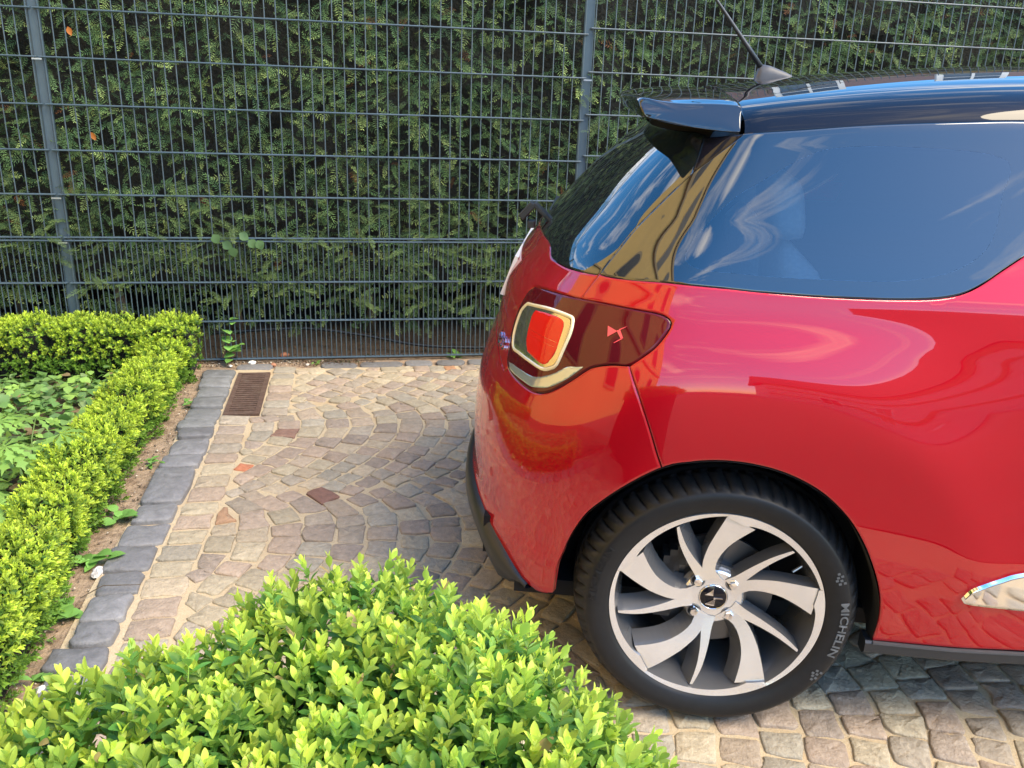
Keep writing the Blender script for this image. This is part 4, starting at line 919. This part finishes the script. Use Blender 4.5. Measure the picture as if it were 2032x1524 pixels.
# sill trim and rear skirt
def sweep(name, path, prof, m, mirror=True, parent=car, smooth=False):
    """path: list of (a, v); prof: (out, up) offsets in metres"""
    path = np.asarray(path, float); X = S(path[:, 0], path[:, 1]); Nn = Nrm(path[:, 0], path[:, 1]); Nn[:, 2] = 0; Nn = unit(Nn); V = []
    for p, n_ in zip(X, Nn):
        for a, b in prof: V.append(p+n_*a+EZ*b)
    L = len(prof); F = [(i*L+j, (i+1)*L+j, (i+1)*L+(j+1) % L, i*L+(j+1) % L) for i in range(len(X)-1) for j in range(L)]+[tuple(range(L)), tuple(range((len(X)-1)*L, len(X)*L))[::-1]]
    V = np.array(V); o = obj(name, mesh(name, V, F, mats=[m], smooth=smooth), parent)
    if mirror: obj(name, mesh(name, V*[1, -1, 1], [f[::-1] for f in F], mats=[m], smooth=smooth), parent)
    return o
sweep('sill_trim', [(a, .262) for a in np.linspace(.425, 2.0, 20)], [(-.04, -.004), (.0, -.004), (.004, -.009), (.004, -.030), (-.01, -.042), (-.04, -.042)], M_plast)
sweep('sill_grey_strip', [(a, .262) for a in np.linspace(.44, 2.0, 20)], [(.0, -.003), (.006, -.0035), (.006, -.009), (.0, -.0095)], M_plast2)  # slightly lighter grey plastic strip along the sill edge
sk = np.vstack([resamp(catmull(np.vstack([bb[3:], (-.64, .366), (ACEN+.002, .368)]), 6), .02)])
w_ = np.clip(np.linspace(0, 1, len(sk))*5, .15, 1)
X = S(sk[:, 0], sk[:, 1]); Nn = Nrm(sk[:, 0], sk[:, 1]); Nn[:, 2] *= .3; Nn = unit(Nn); V = []; prof = [(-.02, .012), (.004, .006), (.016, -.012), (.018, -.045), (.004, -.085), (-.03, -.115), (-.06, -.115)]
for p, n_, ww in zip(X, Nn, w_):
    for a, b in prof: V.append(p+n_*a*(.4+.6*ww)+EZ*b*ww)
L = len(prof); F = [(i*L+j, (i+1)*L+j, (i+1)*L+j+1, i*L+j+1) for i in range(len(X)-1) for j in range(L-1)]; V = np.array(V)
n = len(V); obj('rear_skirt', mesh('rear_skirt', np.vstack([V, V*[1, -1, 1]]), F+[tuple(i+n for i in f[::-1]) for f in F], mats=[M_plast], smooth=True), car)
# inner shell: black, just inside the panels, so that the shut lines read dark
aa = np.r_[np.linspace(ACEN, 0, 60), np.linspace(.02, 2.0, 50)]; vv = np.r_[np.linspace(.30, 1.32, 44), np.linspace(1.34, 2.02, 14)]; A_, V_ = np.meshgrid(aa, vv, indexing='ij')
X = S(A_, V_)-Nrm(A_, V_)*.016; na, nv_ = A_.shape; idx = np.arange(na*nv_).reshape(na, nv_); F = []
XX = X.reshape(-1, 3)
for i in range(na-1):
    for j in range(nv_-1):
        q = (idx[i, j], idx[i+1, j], idx[i+1, j+1], idx[i, j+1]); c = XX[list(q)].mean(0)
        if math.hypot(c[0], c[2]-.308) < .375 and c[1] < -.4: continue
        if -.10 < c[0] < .52 and 1.0 < c[2] < 1.31 and abs(c[1]) > .55: continue
        F.append(q)
n = len(XX); obj('inner_shell', mesh('inner_shell', np.vstack([XX, XX*[1, -1, 1]]), F+[tuple(int(i)+n for i in f[::-1]) for f in F], mats=[M_well]), car)
# arch lip, liner
ap = np.vstack([aB[::-1], aQ[1:]]); ap = resamp(catmull(ap, 5), .02); X = S(ap[:, 0], ap[:, 1]); V = []
prof_n = [(-.002, 0), (-.004, .035), (.012, .10), (.02, .28)]
for p in X:
    d = np.array([p[0], 0, p[2]-.308]); d = d/np.linalg.norm(d)
    for a, b in prof_n: V.append(p+d*a+np.array([0, b, 0]))
L = len(prof_n); F = [(i*L+j, (i+1)*L+j, (i+1)*L+j+1, i*L+j+1) for i in range(len(X)-1) for j in range(L-1)]; V = np.array(V)
obj('wheel_arch_liner', mesh('wheel_arch_liner', V, F, mats=[M_well], smooth=True), car); obj('wheel_arch_liner', mesh('wheel_arch_liner', V*[1, -1, 1], [f[::-1] for f in F], mats=[M_well], smooth=True), car)
# rear seats seen dimly through the side glass
def seat(yc):
    mb = MB()
    for (x0, z0, hw, hd, hh, lean) in ((.20, .80, .23, .06, .24, -.28), (.115, 1.115, .13, .045, .085, -.2)):
        n = 14; V = []
        for k in range(9):
            f = -1+2*k/8; sc = (1-abs(f)**4)**.5*.9+.1
            for j in range(n):
                th = 2*math.pi*j/n; c, s_ = math.cos(th), math.sin(th); c = math.copysign(abs(c)**.6, c); s_ = math.copysign(abs(s_)**.6, s_)
                V.append((x0+hd*c*sc+lean*f*hh, yc+hw*s_*sc, z0+hh*f))
        mb.add(V, [(i*n+j, i*n+(j+1) % n, (i+1)*n+(j+1) % n, (i+1)*n+j) for i in range(8) for j in range(n)]+[tuple(range(n))[::-1], tuple(range(8*n, 9*n))])
    obj('rear_seat', mb.mesh('rear_seat', [M_seat], smooth=True), car)
seat(-.34); seat(.34)
# floor pan
mb = MB(); mb.box((.9, 0, .24), (1.35, .70, .02)); mb.box((0, 0, .42), (.40, .56, .16)); mb.box((-.40, 0, .31), (.14, .60, .05)); mb.box((-.05, 0, .30), (.03, .70, .03)); obj('floor_pan', mb.mesh('floor_pan', [M_well]), car)
# spoiler: section loft across the car
ST = [(.0, -.268, 1.346, 1.368, 1.318, 1.296), (.15, -.267, 1.346, 1.367, 1.317, 1.295), (.30, -.263, 1.345, 1.363, 1.316, 1.293), (.42, -.257, 1.344, 1.357, 1.314, 1.290), (.50, -.250, 1.342, 1.351, 1.311, 1.288), (.56, -.243, 1.340, 1.345, 1.308, 1.286), (.600, -.236, 1.339, 1.3405, 1.305, 1.284), (.612, -.232, 1.338, 1.3385, 1.304, 1.284), (.616, -.228, 1.336, 1.3365, 1.305, 1.285), (.6165, -.226, 1.335, 1.335, 1.306, 1.286)]
V = []; Lp = 0
for sgn in (-1, 1):
    for (y, xt, zt, zm, zb, zbf) in (ST[::-1] if sgn < 0 else ST[1:]):
        xf = -.037-.026*max(0., 1-y/.6)
        xt -= .012; zt += .004; zm += .004*min(1., max(0., (.6-y)/.2))
        loop = [(xf, zm-.002), (xf-.03, zm), (xf-.075, zm-.0005), (xf-.12, zm-.003), (xt+.035, (zm*.55+zt*.45)), (xt+.012, zt+.004), (xt+.002, zt-.001), (xt, zt-.006), (xt+.003, (zt+zb)/2), (xt+.010, zb+.003), (xt+.020, zb), (xt+.05, zb-.004), (xt+.10, zbf+.006), (xf-.03, zbf), (xf, zbf)]
        Lp = len(loop); V += [(x, sgn*(y-(.024*(1-max(0., (-.05-x))*2.) if (y > .59 and j_ < 8) else 0.)), z) for j_, (x, z) in enumerate(loop)]
ns = len(V)//Lp; F = [(i*Lp+j, i*Lp+(j+1) % Lp, (i+1)*Lp+(j+1) % Lp, (i+1)*Lp+j) for i in range(ns-1) for j in range(Lp)]+[tuple(range(Lp))[::-1], tuple(range((ns-1)*Lp, ns*Lp))]
so = obj('roof_spoiler', mesh('roof_spoiler', V, F, mats=[mat('spoiler_black', (.006, .006, .008), .2, coat=1., coat_rough=.01, coat_ior=1.75, spec=0.)], smooth=True), car)
ca = so.data.attributes.new('crease_edge', 'FLOAT', 'EDGE')
for e_ in so.data.edges:
    a_, b_ = e_.vertices; sa, sb, ja, jb = a_//Lp, b_//Lp, a_ % Lp, b_ % Lp
    if sa == sb and sa in (0, 1, ns-1, ns-2): ca.data[e_.index].value = .75
    elif ja == jb and ja in (0, 7, 9, 14): ca.data[e_.index].value = .6
sm = so.modifiers.new('sub', 'SUBSURF'); sm.levels = 2; sm.render_levels = 2
# aerial
mb = MB(); rings = []; stn = [(.068, .030, .002), (.074, .034, .030), (.085, .033, .040), (.105, .030, .036), (.125, .026, .028), (.145, .021, .020), (.162, .014, .012), (.172, .004, .003)]
V = []; nR = 10
for (x, hw, h) in stn:
    for k in range(nR):
        th = math.pi*k/(nR-1); V.append((x+.004, hw*math.cos(th)*.62, 1.3925+.05*(x-.07)+h*math.sin(th)**.8))
mb.add(V, [(i*nR+k, (i+1)*nR+k, (i+1)*nR+k+1, i*nR+k+1) for i in range(len(stn)-1) for k in range(nR-1)]+[tuple(range(nR))[::-1]])
ae = obj('aerial_base', mb.mesh('aerial_base', [M_plast2], smooth=True), car)
mb = MB(); pts = np.array([(.086, 0, 1.425), (.045, 0, 1.475), (.0, 0, 1.528), (-.05, 0, 1.587), (-.12, 0, 1.67)]); mb.tube(pts, [.0075, .006, .005, .004, .0025], 8)
obj('mast', mb.mesh('aerial_mast', [M_plast], smooth=True), ae)
# rear wiper
mb = MB()
pr = [(-.527, 1.012), (-.492, 1.052), (-.430, .997)]
for (x0, z0), (x1, z1), wd in ((pr[0], pr[1], .020), (pr[1], pr[2], .013)):
    d = np.array([x1-x0, z1-z0]); d /= np.linalg.norm(d); nn2 = np.array([-d[1], d[0]])
    V = [(x0+nn2[0]*s*wd*.5, y, z0+nn2[1]*s*wd*.5) for y in (-.085, -.045) for s in (-1, 1)]+[(x1+nn2[0]*s*wd*.5, y, z1+nn2[1]*s*wd*.5) for y in (-.085, -.045) for s in (-1, 1)]
    mb.add(V, [(0, 1, 3, 2), (4, 6, 7, 5), (0, 4, 5, 1), (2, 3, 7, 6), (0, 2, 6, 4), (1, 5, 7, 3)])
mb.box((-.497, -.065, .995), (.010, .014, .010)); mb.box((-.440, .06, 1.035), (.008, .16, .006))
wo = obj('rear_wiper', mb.mesh('rear_wiper', [M_plast]), car); bv = wo.modifiers.new('b', 'BEVEL'); bv.width = .003; bv.segments = 2
# number plate and badge
mb = MB(); mb.box((-.5345, 0, .885), (.005, .255, .055), rot=[[.94, 0, .33], [0, 1, 0], [-.33, 0, .94]]); obj('number_plate', mb.mesh('number_plate', [mat('plate_white', (.8, .8, .72), .4)]), car)
def text_mesh(body, size, extr=.0, offs=0.):
    cu = bpy.data.curves.new('txt', 'FONT'); cu.body = body; cu.size = size; cu.extrude = extr; cu.offset = offs; cu.align_x = 'CENTER'; cu.align_y = 'CENTER'; cu.resolution_u = 3
    ob = bpy.data.objects.new('txt', cu); COL.objects.link(ob); bpy.context.view_layer.update()
    me = bpy.data.meshes.new_from_object(ob.evaluated_get(bpy.context.evaluated_depsgraph_get())); v = np.array([tuple(p.co) for p in me.vertices]); f = [tuple(p.vertices) for p in me.polygons]
    bpy.data.objects.remove(ob, do_unlink=True); return v, f
v, f = text_mesh('DS3', .042, .002); ba, bv_ = -.575, .768
pts = []
for x, y, z in v:
    a = ba+x*1.0; p = S(a, bv_+y); pts.append(p+Nrm(a, bv_+y)*(.003+z))
obj('badge', mesh('badge', pts, f, mats=[M_chrome]), car)

# ---- wheels
def wheel_at(cx, side, name='wheel', full=True):
    YL = -.830
    def P_(r, th, d): return np.array([cx+r*math.cos(th), YL+d, .308+r*math.sin(th)])
    # barrel
    mb = MB(); mb.lathe([(.2300, .006), (.2296, .0012), (.2270, .0008), (.2225, .004), (.2205, .012), (.212, .030), (.203, .05), (.198, .10), (.200, .19)], 96, P_)
    mb.lathe([(.200, .16), (.0, .16)], 48, P_, 1)
    wo = obj(name, mb.mesh('wheel_rim', [M_grey, M_well], smooth=True), car)
    # tyre with shoulder slots
    prof = [(.2265, .004), (.232, -.003), (.238, -.007), (.246, -.0105), (.256, -.0135), (.266, -.0145), (.275, -.013), (.2795, -.0105), (.281, -.0085), (.287, -.003), (.294, .008), (.300, .020), (.3045, .034), (.3075, .050), (.3085, .052), (.3055, .056), (.3055, .062), (.309, .064), (.3105, .09), (.307, .092), (.307, .100), (.3105, .102), (.3095, .14), (.303, .17), (.29, .193), (.27, .205), (.23, .195)]
    nbk = 60; sub = [0, .16, .20, .86, .90]   # slot between .20-.86? slot is narrow: low from 0 to .16
    TH, LOW = [], []
    for k in range(nbk):
        for fz, lo in ((0., 1), (.11, 1), (.15, 0), (.97, 0)): TH.append(2*math.pi*(k+fz)/nbk); LOW.append(lo)
    L = len(prof); V = []
    for th, lo in zip(TH, LOW):
        for i, (r, d) in enumerate(prof):
            rr = r
            sh = 0.0
            if 9 <= i <= 13:
                sh = (i-9)*.012
                if lo: rr = r-[.002, .006, .007, .007, .006][i-9]
            V.append(P_(rr, th+sh, d))
    nT = len(TH); F = [(k*L+i, ((k+1) % nT)*L+i, ((k+1) % nT)*L+i+1, k*L+i+1) for k in range(nT) for i in range(L-1)]
    me = mesh('tyre', V, F, mats=[M_rubber], smooth=True); obj('tyre', me, wo)
    # raised rings on the sidewall
    def dish(r): return .005+.040*max(0., min(1., 1-(r-.035)/.175))**1.25
    def strip(mb, A, B, thick, m_face=0, m_side=1, taper=.006):
        """A, B: matched polylines in (r, deg); face between them, walls behind"""
        A = np.array(A, float); B = np.array(B, float)
        def rs_(P, n=14):
            Q = np.c_[P[:, 0]*np.cos(np.radians(P[:, 1])), P[:, 0]*np.sin(np.radians(P[:, 1]))]; Q = catmull(Q, 2); d = np.r_[0, np.cumsum(np.linalg.norm(np.diff(Q, axis=0), axis=1))]; t = np.linspace(0, d[-1], n); return np.c_[np.interp(t, d, Q[:, 0]), np.interp(t, d, Q[:, 1])]
        a, b = rs_(A), rs_(B); n = len(a)
        def w3(q, dd): r = math.hypot(*q); return np.array([cx+q[0], YL+dish(r)+dd, .308+q[1]])
        mid = (a+b)/2
        V = [w3(p, 0) for p in a]+[w3(p, 0) for p in b]+[w3(p+unit(p-m_)*taper*.35, thick) for p, m_ in zip(a, mid)]+[w3(p+unit(p-m_)*taper*1.6, thick) for p, m_ in zip(b, mid)]
        F1 = [(i, i+1, n+i+1, n+i) for i in range(n-1)]; F2 = [(i, 2*n+i, 2*n+i+1, i+1) for i in range(n-1)]+[(n+i, n+i+1, 3*n+i+1, 3*n+i) for i in range(n-1)]+[(n-1, 2*n-1, 4*n-1, 3*n-1)]
        mb.add(V, F1, m_face); mb.add(V, F2, m_side)
    for k in range(5):
        o_ = -72*k
        mb = MB()
        strip(mb, [(.048, 122+o_), (.078, 114+o_), (.103, 109.2+o_), (.143, 101+o_), (.188, 93.6+o_), (.222, 89.6+o_)], [(.048, 68+o_), (.066, 92+o_), (.094, 93.2+o_), (.127, 87.8+o_), (.161, 80.8+o_), (.203, 72.5+o_)], .036, taper=.013)
        # rim band that tapers towards the next spoke
        th = np.linspace(89.5, 17.6, 30); ro = .2285; ri = np.interp(th, [17.6, 24, 40, 60, 74, 80, 89.5], [.2225, .2205, .2165, .2140, .2105, .206, .219])
        V = []
        for t_, r_ in zip(th, ri):
            a_ = math.radians(t_+o_)
            V += [P_(ro, a_, -.0020), P_(r_, a_, dish(r_)-.0045), P_(r_-.013, a_, .045)]
        mb.add(V, [(3*i, 3*i+3, 3*i+4, 3*i+1) for i in range(29)], 0); mb.add(V, [(3*i+1, 3*i+4, 3*i+5, 3*i+2) for i in range(29)], 1)
        obj('spoke', mb.mesh('wide_spoke', [M_alu, M_grey], smooth=False), wo)
        mb = MB()
        strip(mb, [(.050, 66+o_), (.075, 57+o_), (.113, 54+o_), (.166, 50.5+o_), (.209, 46.6+o_)], [(.050, 25+o_), (.072, 38+o_), (.117, 45.3+o_), (.164, 46.4+o_), (.210, 45.0+o_)], .036, taper=.013)
        obj('spoke', mb.mesh('thin_spoke', [M_alu, M_grey], smooth=False), wo)
    # hub, cap, bolts
    mb = MB(); dh = dish(.04); mb.lathe([(.070, dh+.03), (.066, dh+.002), (.062, dh-.001), (.032, dh-.001), (.031, dh+.004), (0, dh+.004)], 48, P_); obj('hub', mb.mesh('hub', [M_alu], smooth=False), wo)
    mb = MB(); mb.lathe([(.029, dh+.003), (.0285, dh-.003), (.027, dh-.004), (0, dh-.0045)], 40, P_); obj('centre_cap', mb.mesh('centre_cap', [M_black], smooth=True), wo)
    mb = MB(); mb.lathe([(.0305, dh+.003), (.0305, dh-.0035), (.0288, dh-.0035), (.0288, dh+.003)], 40, P_); obj('cap_ring', mb.mesh('cap_ring', [M_chrome], smooth=True), wo)
    def flat(polys, d, m, nm):
        mb = MB()
        for q in polys: mb.add([np.array([cx+x, YL+d, .308+y]) for x, y in q]+[np.array([cx+x, YL+d+.003, .308+y]) for x, y in q], [tuple(range(len(q)))]+[(i, (i+1) % len(q), len(q)+(i+1) % len(q), len(q)+i) for i in range(len(q))])
        obj(nm, mb.mesh(nm, [m]), wo)
    flat([[(-.0195, .0065), (-.001, .0055), (-.0015, .022), (-.009, .014)], [(.001, .0015), (.0205, .0005), (.0205, -.0010), (.0050, -.0020), (.0035, -.0170), (-.0160, -.0150), (-.0160, -.0170), (-.002, -.0195), (.0035, -.0195), (.0010, -.0095)]], dh-.0062, M_chrome, 'emblem')
    for a_ in (47, 137, 227, 317):
        th = math.radians(a_-3); c0 = np.array([cx+.054*math.cos(th), 0, .308+.054*math.sin(th)]); mb = MB()
        mb.lathe([(.0165, dh-.0014), (.0160, dh-.0025), (.0135, dh-.002), (.013, dh+.002)], 20, lambda r, t, d: np.array([c0[0]+r*math.cos(t), YL+d, c0[2]+r*math.sin(t)]), 1)
        mb.lathe([(.013, dh-.0012), (.0, dh-.0012)], 20, lambda r, t, d: np.array([c0[0]+r*math.cos(t), YL+d, c0[2]+r*math.sin(t)]), 2)
        mb.lathe([(.0100, dh), (.0100, dh-.010), (.0088, dh-.012), (.0, dh-.0125)], 6, lambda r, t, d: np.array([c0[0]+r*math.cos(t+.3), YL+d, c0[2]+r*math.sin(t+.3)]), 0)
        obj('wheel_bolt', mb.mesh('wheel_bolt', [M_chrome, M_grey, M_well]), wo)
    mb = MB(); mb.lathe([(.135, .088), (.135, .078), (.075, .078), (.074, .060), (.04, .058)], 64, P_); obj('brake_disc', mb.mesh('brake_disc', [M_disc], smooth=False), wo)
    mb = MB()
    for t_ in np.linspace(125, 205, 9): a_ = math.radians(t_); mb.box(P_(.118, a_, .082), (.018, .026, .018))
    obj('brake_caliper', mb.mesh('brake_caliper', [M_plast]), wo)
    mb = MB(); a_ = math.radians(31); mb.tube([P_(.203, a_, .03), P_(.180, a_, .022)], .0035, 8); obj('valve', mb.mesh('valve', [M_chrome]), wo)
    # lettering on the sidewall
    v, f = text_mesh('MICHELIN', .0235, 0., .0006)
    for cen_deg, flip in ((-4, 1), (165, 1)):
        V = []; vn = v.copy(); vn[:, 0] *= 1.32
        for x, y, z in vn:
            r = .2655+y; a_ = math.radians(cen_deg)-x/.264; dd = np.interp(r, [.246, .256, .266, .275, .281], [-.0105, -.0135, -.0145, -.013, -.0085]); V.append(P_(r, a_, dd-.0022))
        obj('tyre_lettering', mesh('tyre_lettering', V, f, mats=[M_rub2 if cen_deg == -4 else M_rubber]), wo)
    # blocks of the tyre maker's pattern either side of the lettering
    mb = MB()
    for base_d, dr in ((20.5, 1), (-29, -1)):
        for j, (dt, rr) in enumerate([(0, .262), (0, .272), (1.6, .267), (2.0, .258), (3.4, .262), (3.6, .271), (5.2, .266)]):
            a0 = math.radians(base_d+dr*dt); a1 = a0+math.radians(1.2); q = [P_(rr-.003, a0, -.0152), P_(rr+.003, a0, -.0152), P_(rr+.003, a1, -.0152), P_(rr-.003, a1, -.0152)]; mb.add(q, [(0, 1, 2, 3)])
    obj('tyre_pattern', mb.mesh('tyre_pattern', [M_rub2]), wo, kind='stuff')
    return wo
w1 = wheel_at(0, -1)
def copy_wheel(src, dx=0., mirror=False):
    o = src.copy(); COL.objects.link(o); o.parent = car; o.location = (dx, 0, 0); o.scale = (1, -1 if mirror else 1, 1)
    for ch in [c for c in COL.objects if c.parent == src]:
        c = ch.copy(); COL.objects.link(c); c.parent = o
    return o
copy_wheel(w1, 2.51); copy_wheel(w1, 0., True); copy_wheel(w1, 2.51, True)
# front end, out of the picture: bonnet, wings, windscreen
def section(x, hw, z0, z1, crown):
    return [(x, -hw*.92, z0), (x, -hw, z0+.15), (x, -hw, z1-.25), (x, -hw*.90, z1-.06), (x, -hw*.6, z1), (x, 0, z1+crown), (x, hw*.6, z1), (x, hw*.90, z1-.06), (x, hw, z1-.25), (x, hw, z0+.15), (x, hw*.92, z0)]
secs = [section(1.93, .83, .25, .98, .03), section(2.2, .84, .25, .93, .03), (section(2.6, .84, .25, .88, .03)), section(2.95, .80, .25, .80, .03), section(3.15, .70, .27, .70, .02), section(3.26, .5, .32, .58, .01)]
V = [p for s_ in secs for p in s_]; n = 11; F = [(i*n+j, (i+1)*n+j, (i+1)*n+j+1, i*n+j+1) for i in range(len(secs)-1) for j in range(n-1)]+[tuple(range((len(secs)-1)*n, len(secs)*n))]
fo = obj('front_body', mesh('front_body', V, F, mats=[M_paint], smooth=True), car); fo.modifiers.new('s', 'SUBSURF').render_levels = 2
obj('windscreen', mesh('windscreen', [(1.5, -.60, 1.36), (1.5, .60, 1.36), (1.5, 0, 1.43), (2.08, -.76, .97), (2.08, .76, .97), (2.14, 0, .99)], [(0, 3, 5, 2), (2, 5, 4, 1)], mats=[M_glass]), car)
# ------------------------------------------------------------------ what stands around the yard
M_ochre = mat('ochre_render', (.92, .56, .17), .85, noise=.08, nscale=1.2)
M_trimst = mat('sandstone_trim', (.45, .30, .14), .8)
M_brick = mat('red_brick', (.27, .13, .085), .85, noise=.2, nscale=3)
M_wframe = mat('white_window_frame', (.8, .8, .78), .5)
M_wglass = mat('house_glass', (.03, .04, .05), .05, coat=1.)
M_dkglass = mat('dark_window', (.015, .013, .012), .6)
M_roof = mat('roof_tiles', (.09, .05, .04), .7, noise=.2, nscale=4)
def facade_house(name, label, cx, cy, rz, W, D, H, wallm, cols, rows, arched, roof=True, win=(.9, 1.5), z0=1.2, gap=3.0, bars=True):
    h = thing(name, label, 'building', loc=(cx, cy, 0), rz=rz)
    mb = MB(); mb.box((0, D/2, H/2-.05), (W/2, D/2, H/2+.05)); obj('wall', mb.mesh('house_wall', [wallm]), h)
    for k, zz in enumerate((H*.36, H*.70, H-.25)):
        mb = MB(); mb.box((0, -.06, zz), (W/2+.05, .08, .09 if k < 2 else .22)); obj('cornice', mb.mesh('cornice', [M_trimst]), h)
    for r in range(rows):
        for c in range(cols):
            x = (c-(cols-1)/2)*(W*.86/max(cols, 1)); z = z0+r*gap; w, t = win
            mb = MB(); prof = [(x-w/2, z), (x+w/2, z), (x+w/2, z+t)]
            if arched: prof += [(x+w/2*math.cos(a), z+t+w/2*math.sin(a)) for a in np.linspace(0.2, math.pi-.2, 9)]
            prof += [(x-w/2, z+t)]; n = len(prof)
            fr = [(x+(px-x)*1.25, z+t*.5+(pz-z-t*.5)*1.14) for px, pz in prof]
            mb.add([(px, -.05, pz) for px, pz in fr]+[(px, .02, pz) for px, pz in fr], [tuple(range(n))]+[(i, n+i, n+(i+1) % n, (i+1) % n) for i in range(n)])
            wn = obj('window', mb.mesh('window', [M_wframe if not arched else M_trimst]), h)
            mb = MB(); mb.add([(px, -.056, pz) for px, pz in prof], [tuple(range(n))]); obj('pane', mb.mesh('pane', [M_wglass if bars else M_dkglass]), wn)
            if not bars: continue
            mb = MB(); mb.box((x, -.065, z+t/2), (.025, .008, t/2)); mb.box((x, -.064, z+t*.6), (w/2, .008, .025)); obj('glazing_bar', mb.mesh('glazing_bar', [M_wframe]), wn)
    if roof:
        mb = MB(); e = .35; mb.add([(-W/2-e, -e, H), (W/2+e, -e, H), (W/2+e, D+e, H), (-W/2-e, D+e, H), (-W/2-e, D/2, H+D*.4), (W/2+e, D/2, H+D*.4)], [(0, 1, 5, 4), (2, 3, 4, 5), (0, 4, 3), (1, 2, 5), (0, 3, 2, 1)]); obj('roof', mb.mesh('house_roof', [M_roof]), h)
    return h
facade_house('ochre_building', 'ochre rendered building with arched windows mirrored in the car windows', -4.80, -3.3, R(90), 15.0, 8.0, 12.5, M_ochre, 4, 3, True, roof=False, win=(.95, 1.7), z0=1.3, gap=3.9, bars=False)
facade_house('brick_house', 'red brick house mirrored in the car roof beyond the hedge', 5, 13, R(0), 18, 5, 4.3, M_brick, 6, 2, False)
facade_house('white_house', 'pale house behind the photographer mirrored in the car flank', 9, -17, R(180), 14, 8, 5.0, mat('pale_render', (.6, .57, .52), .85), 4, 1, False)
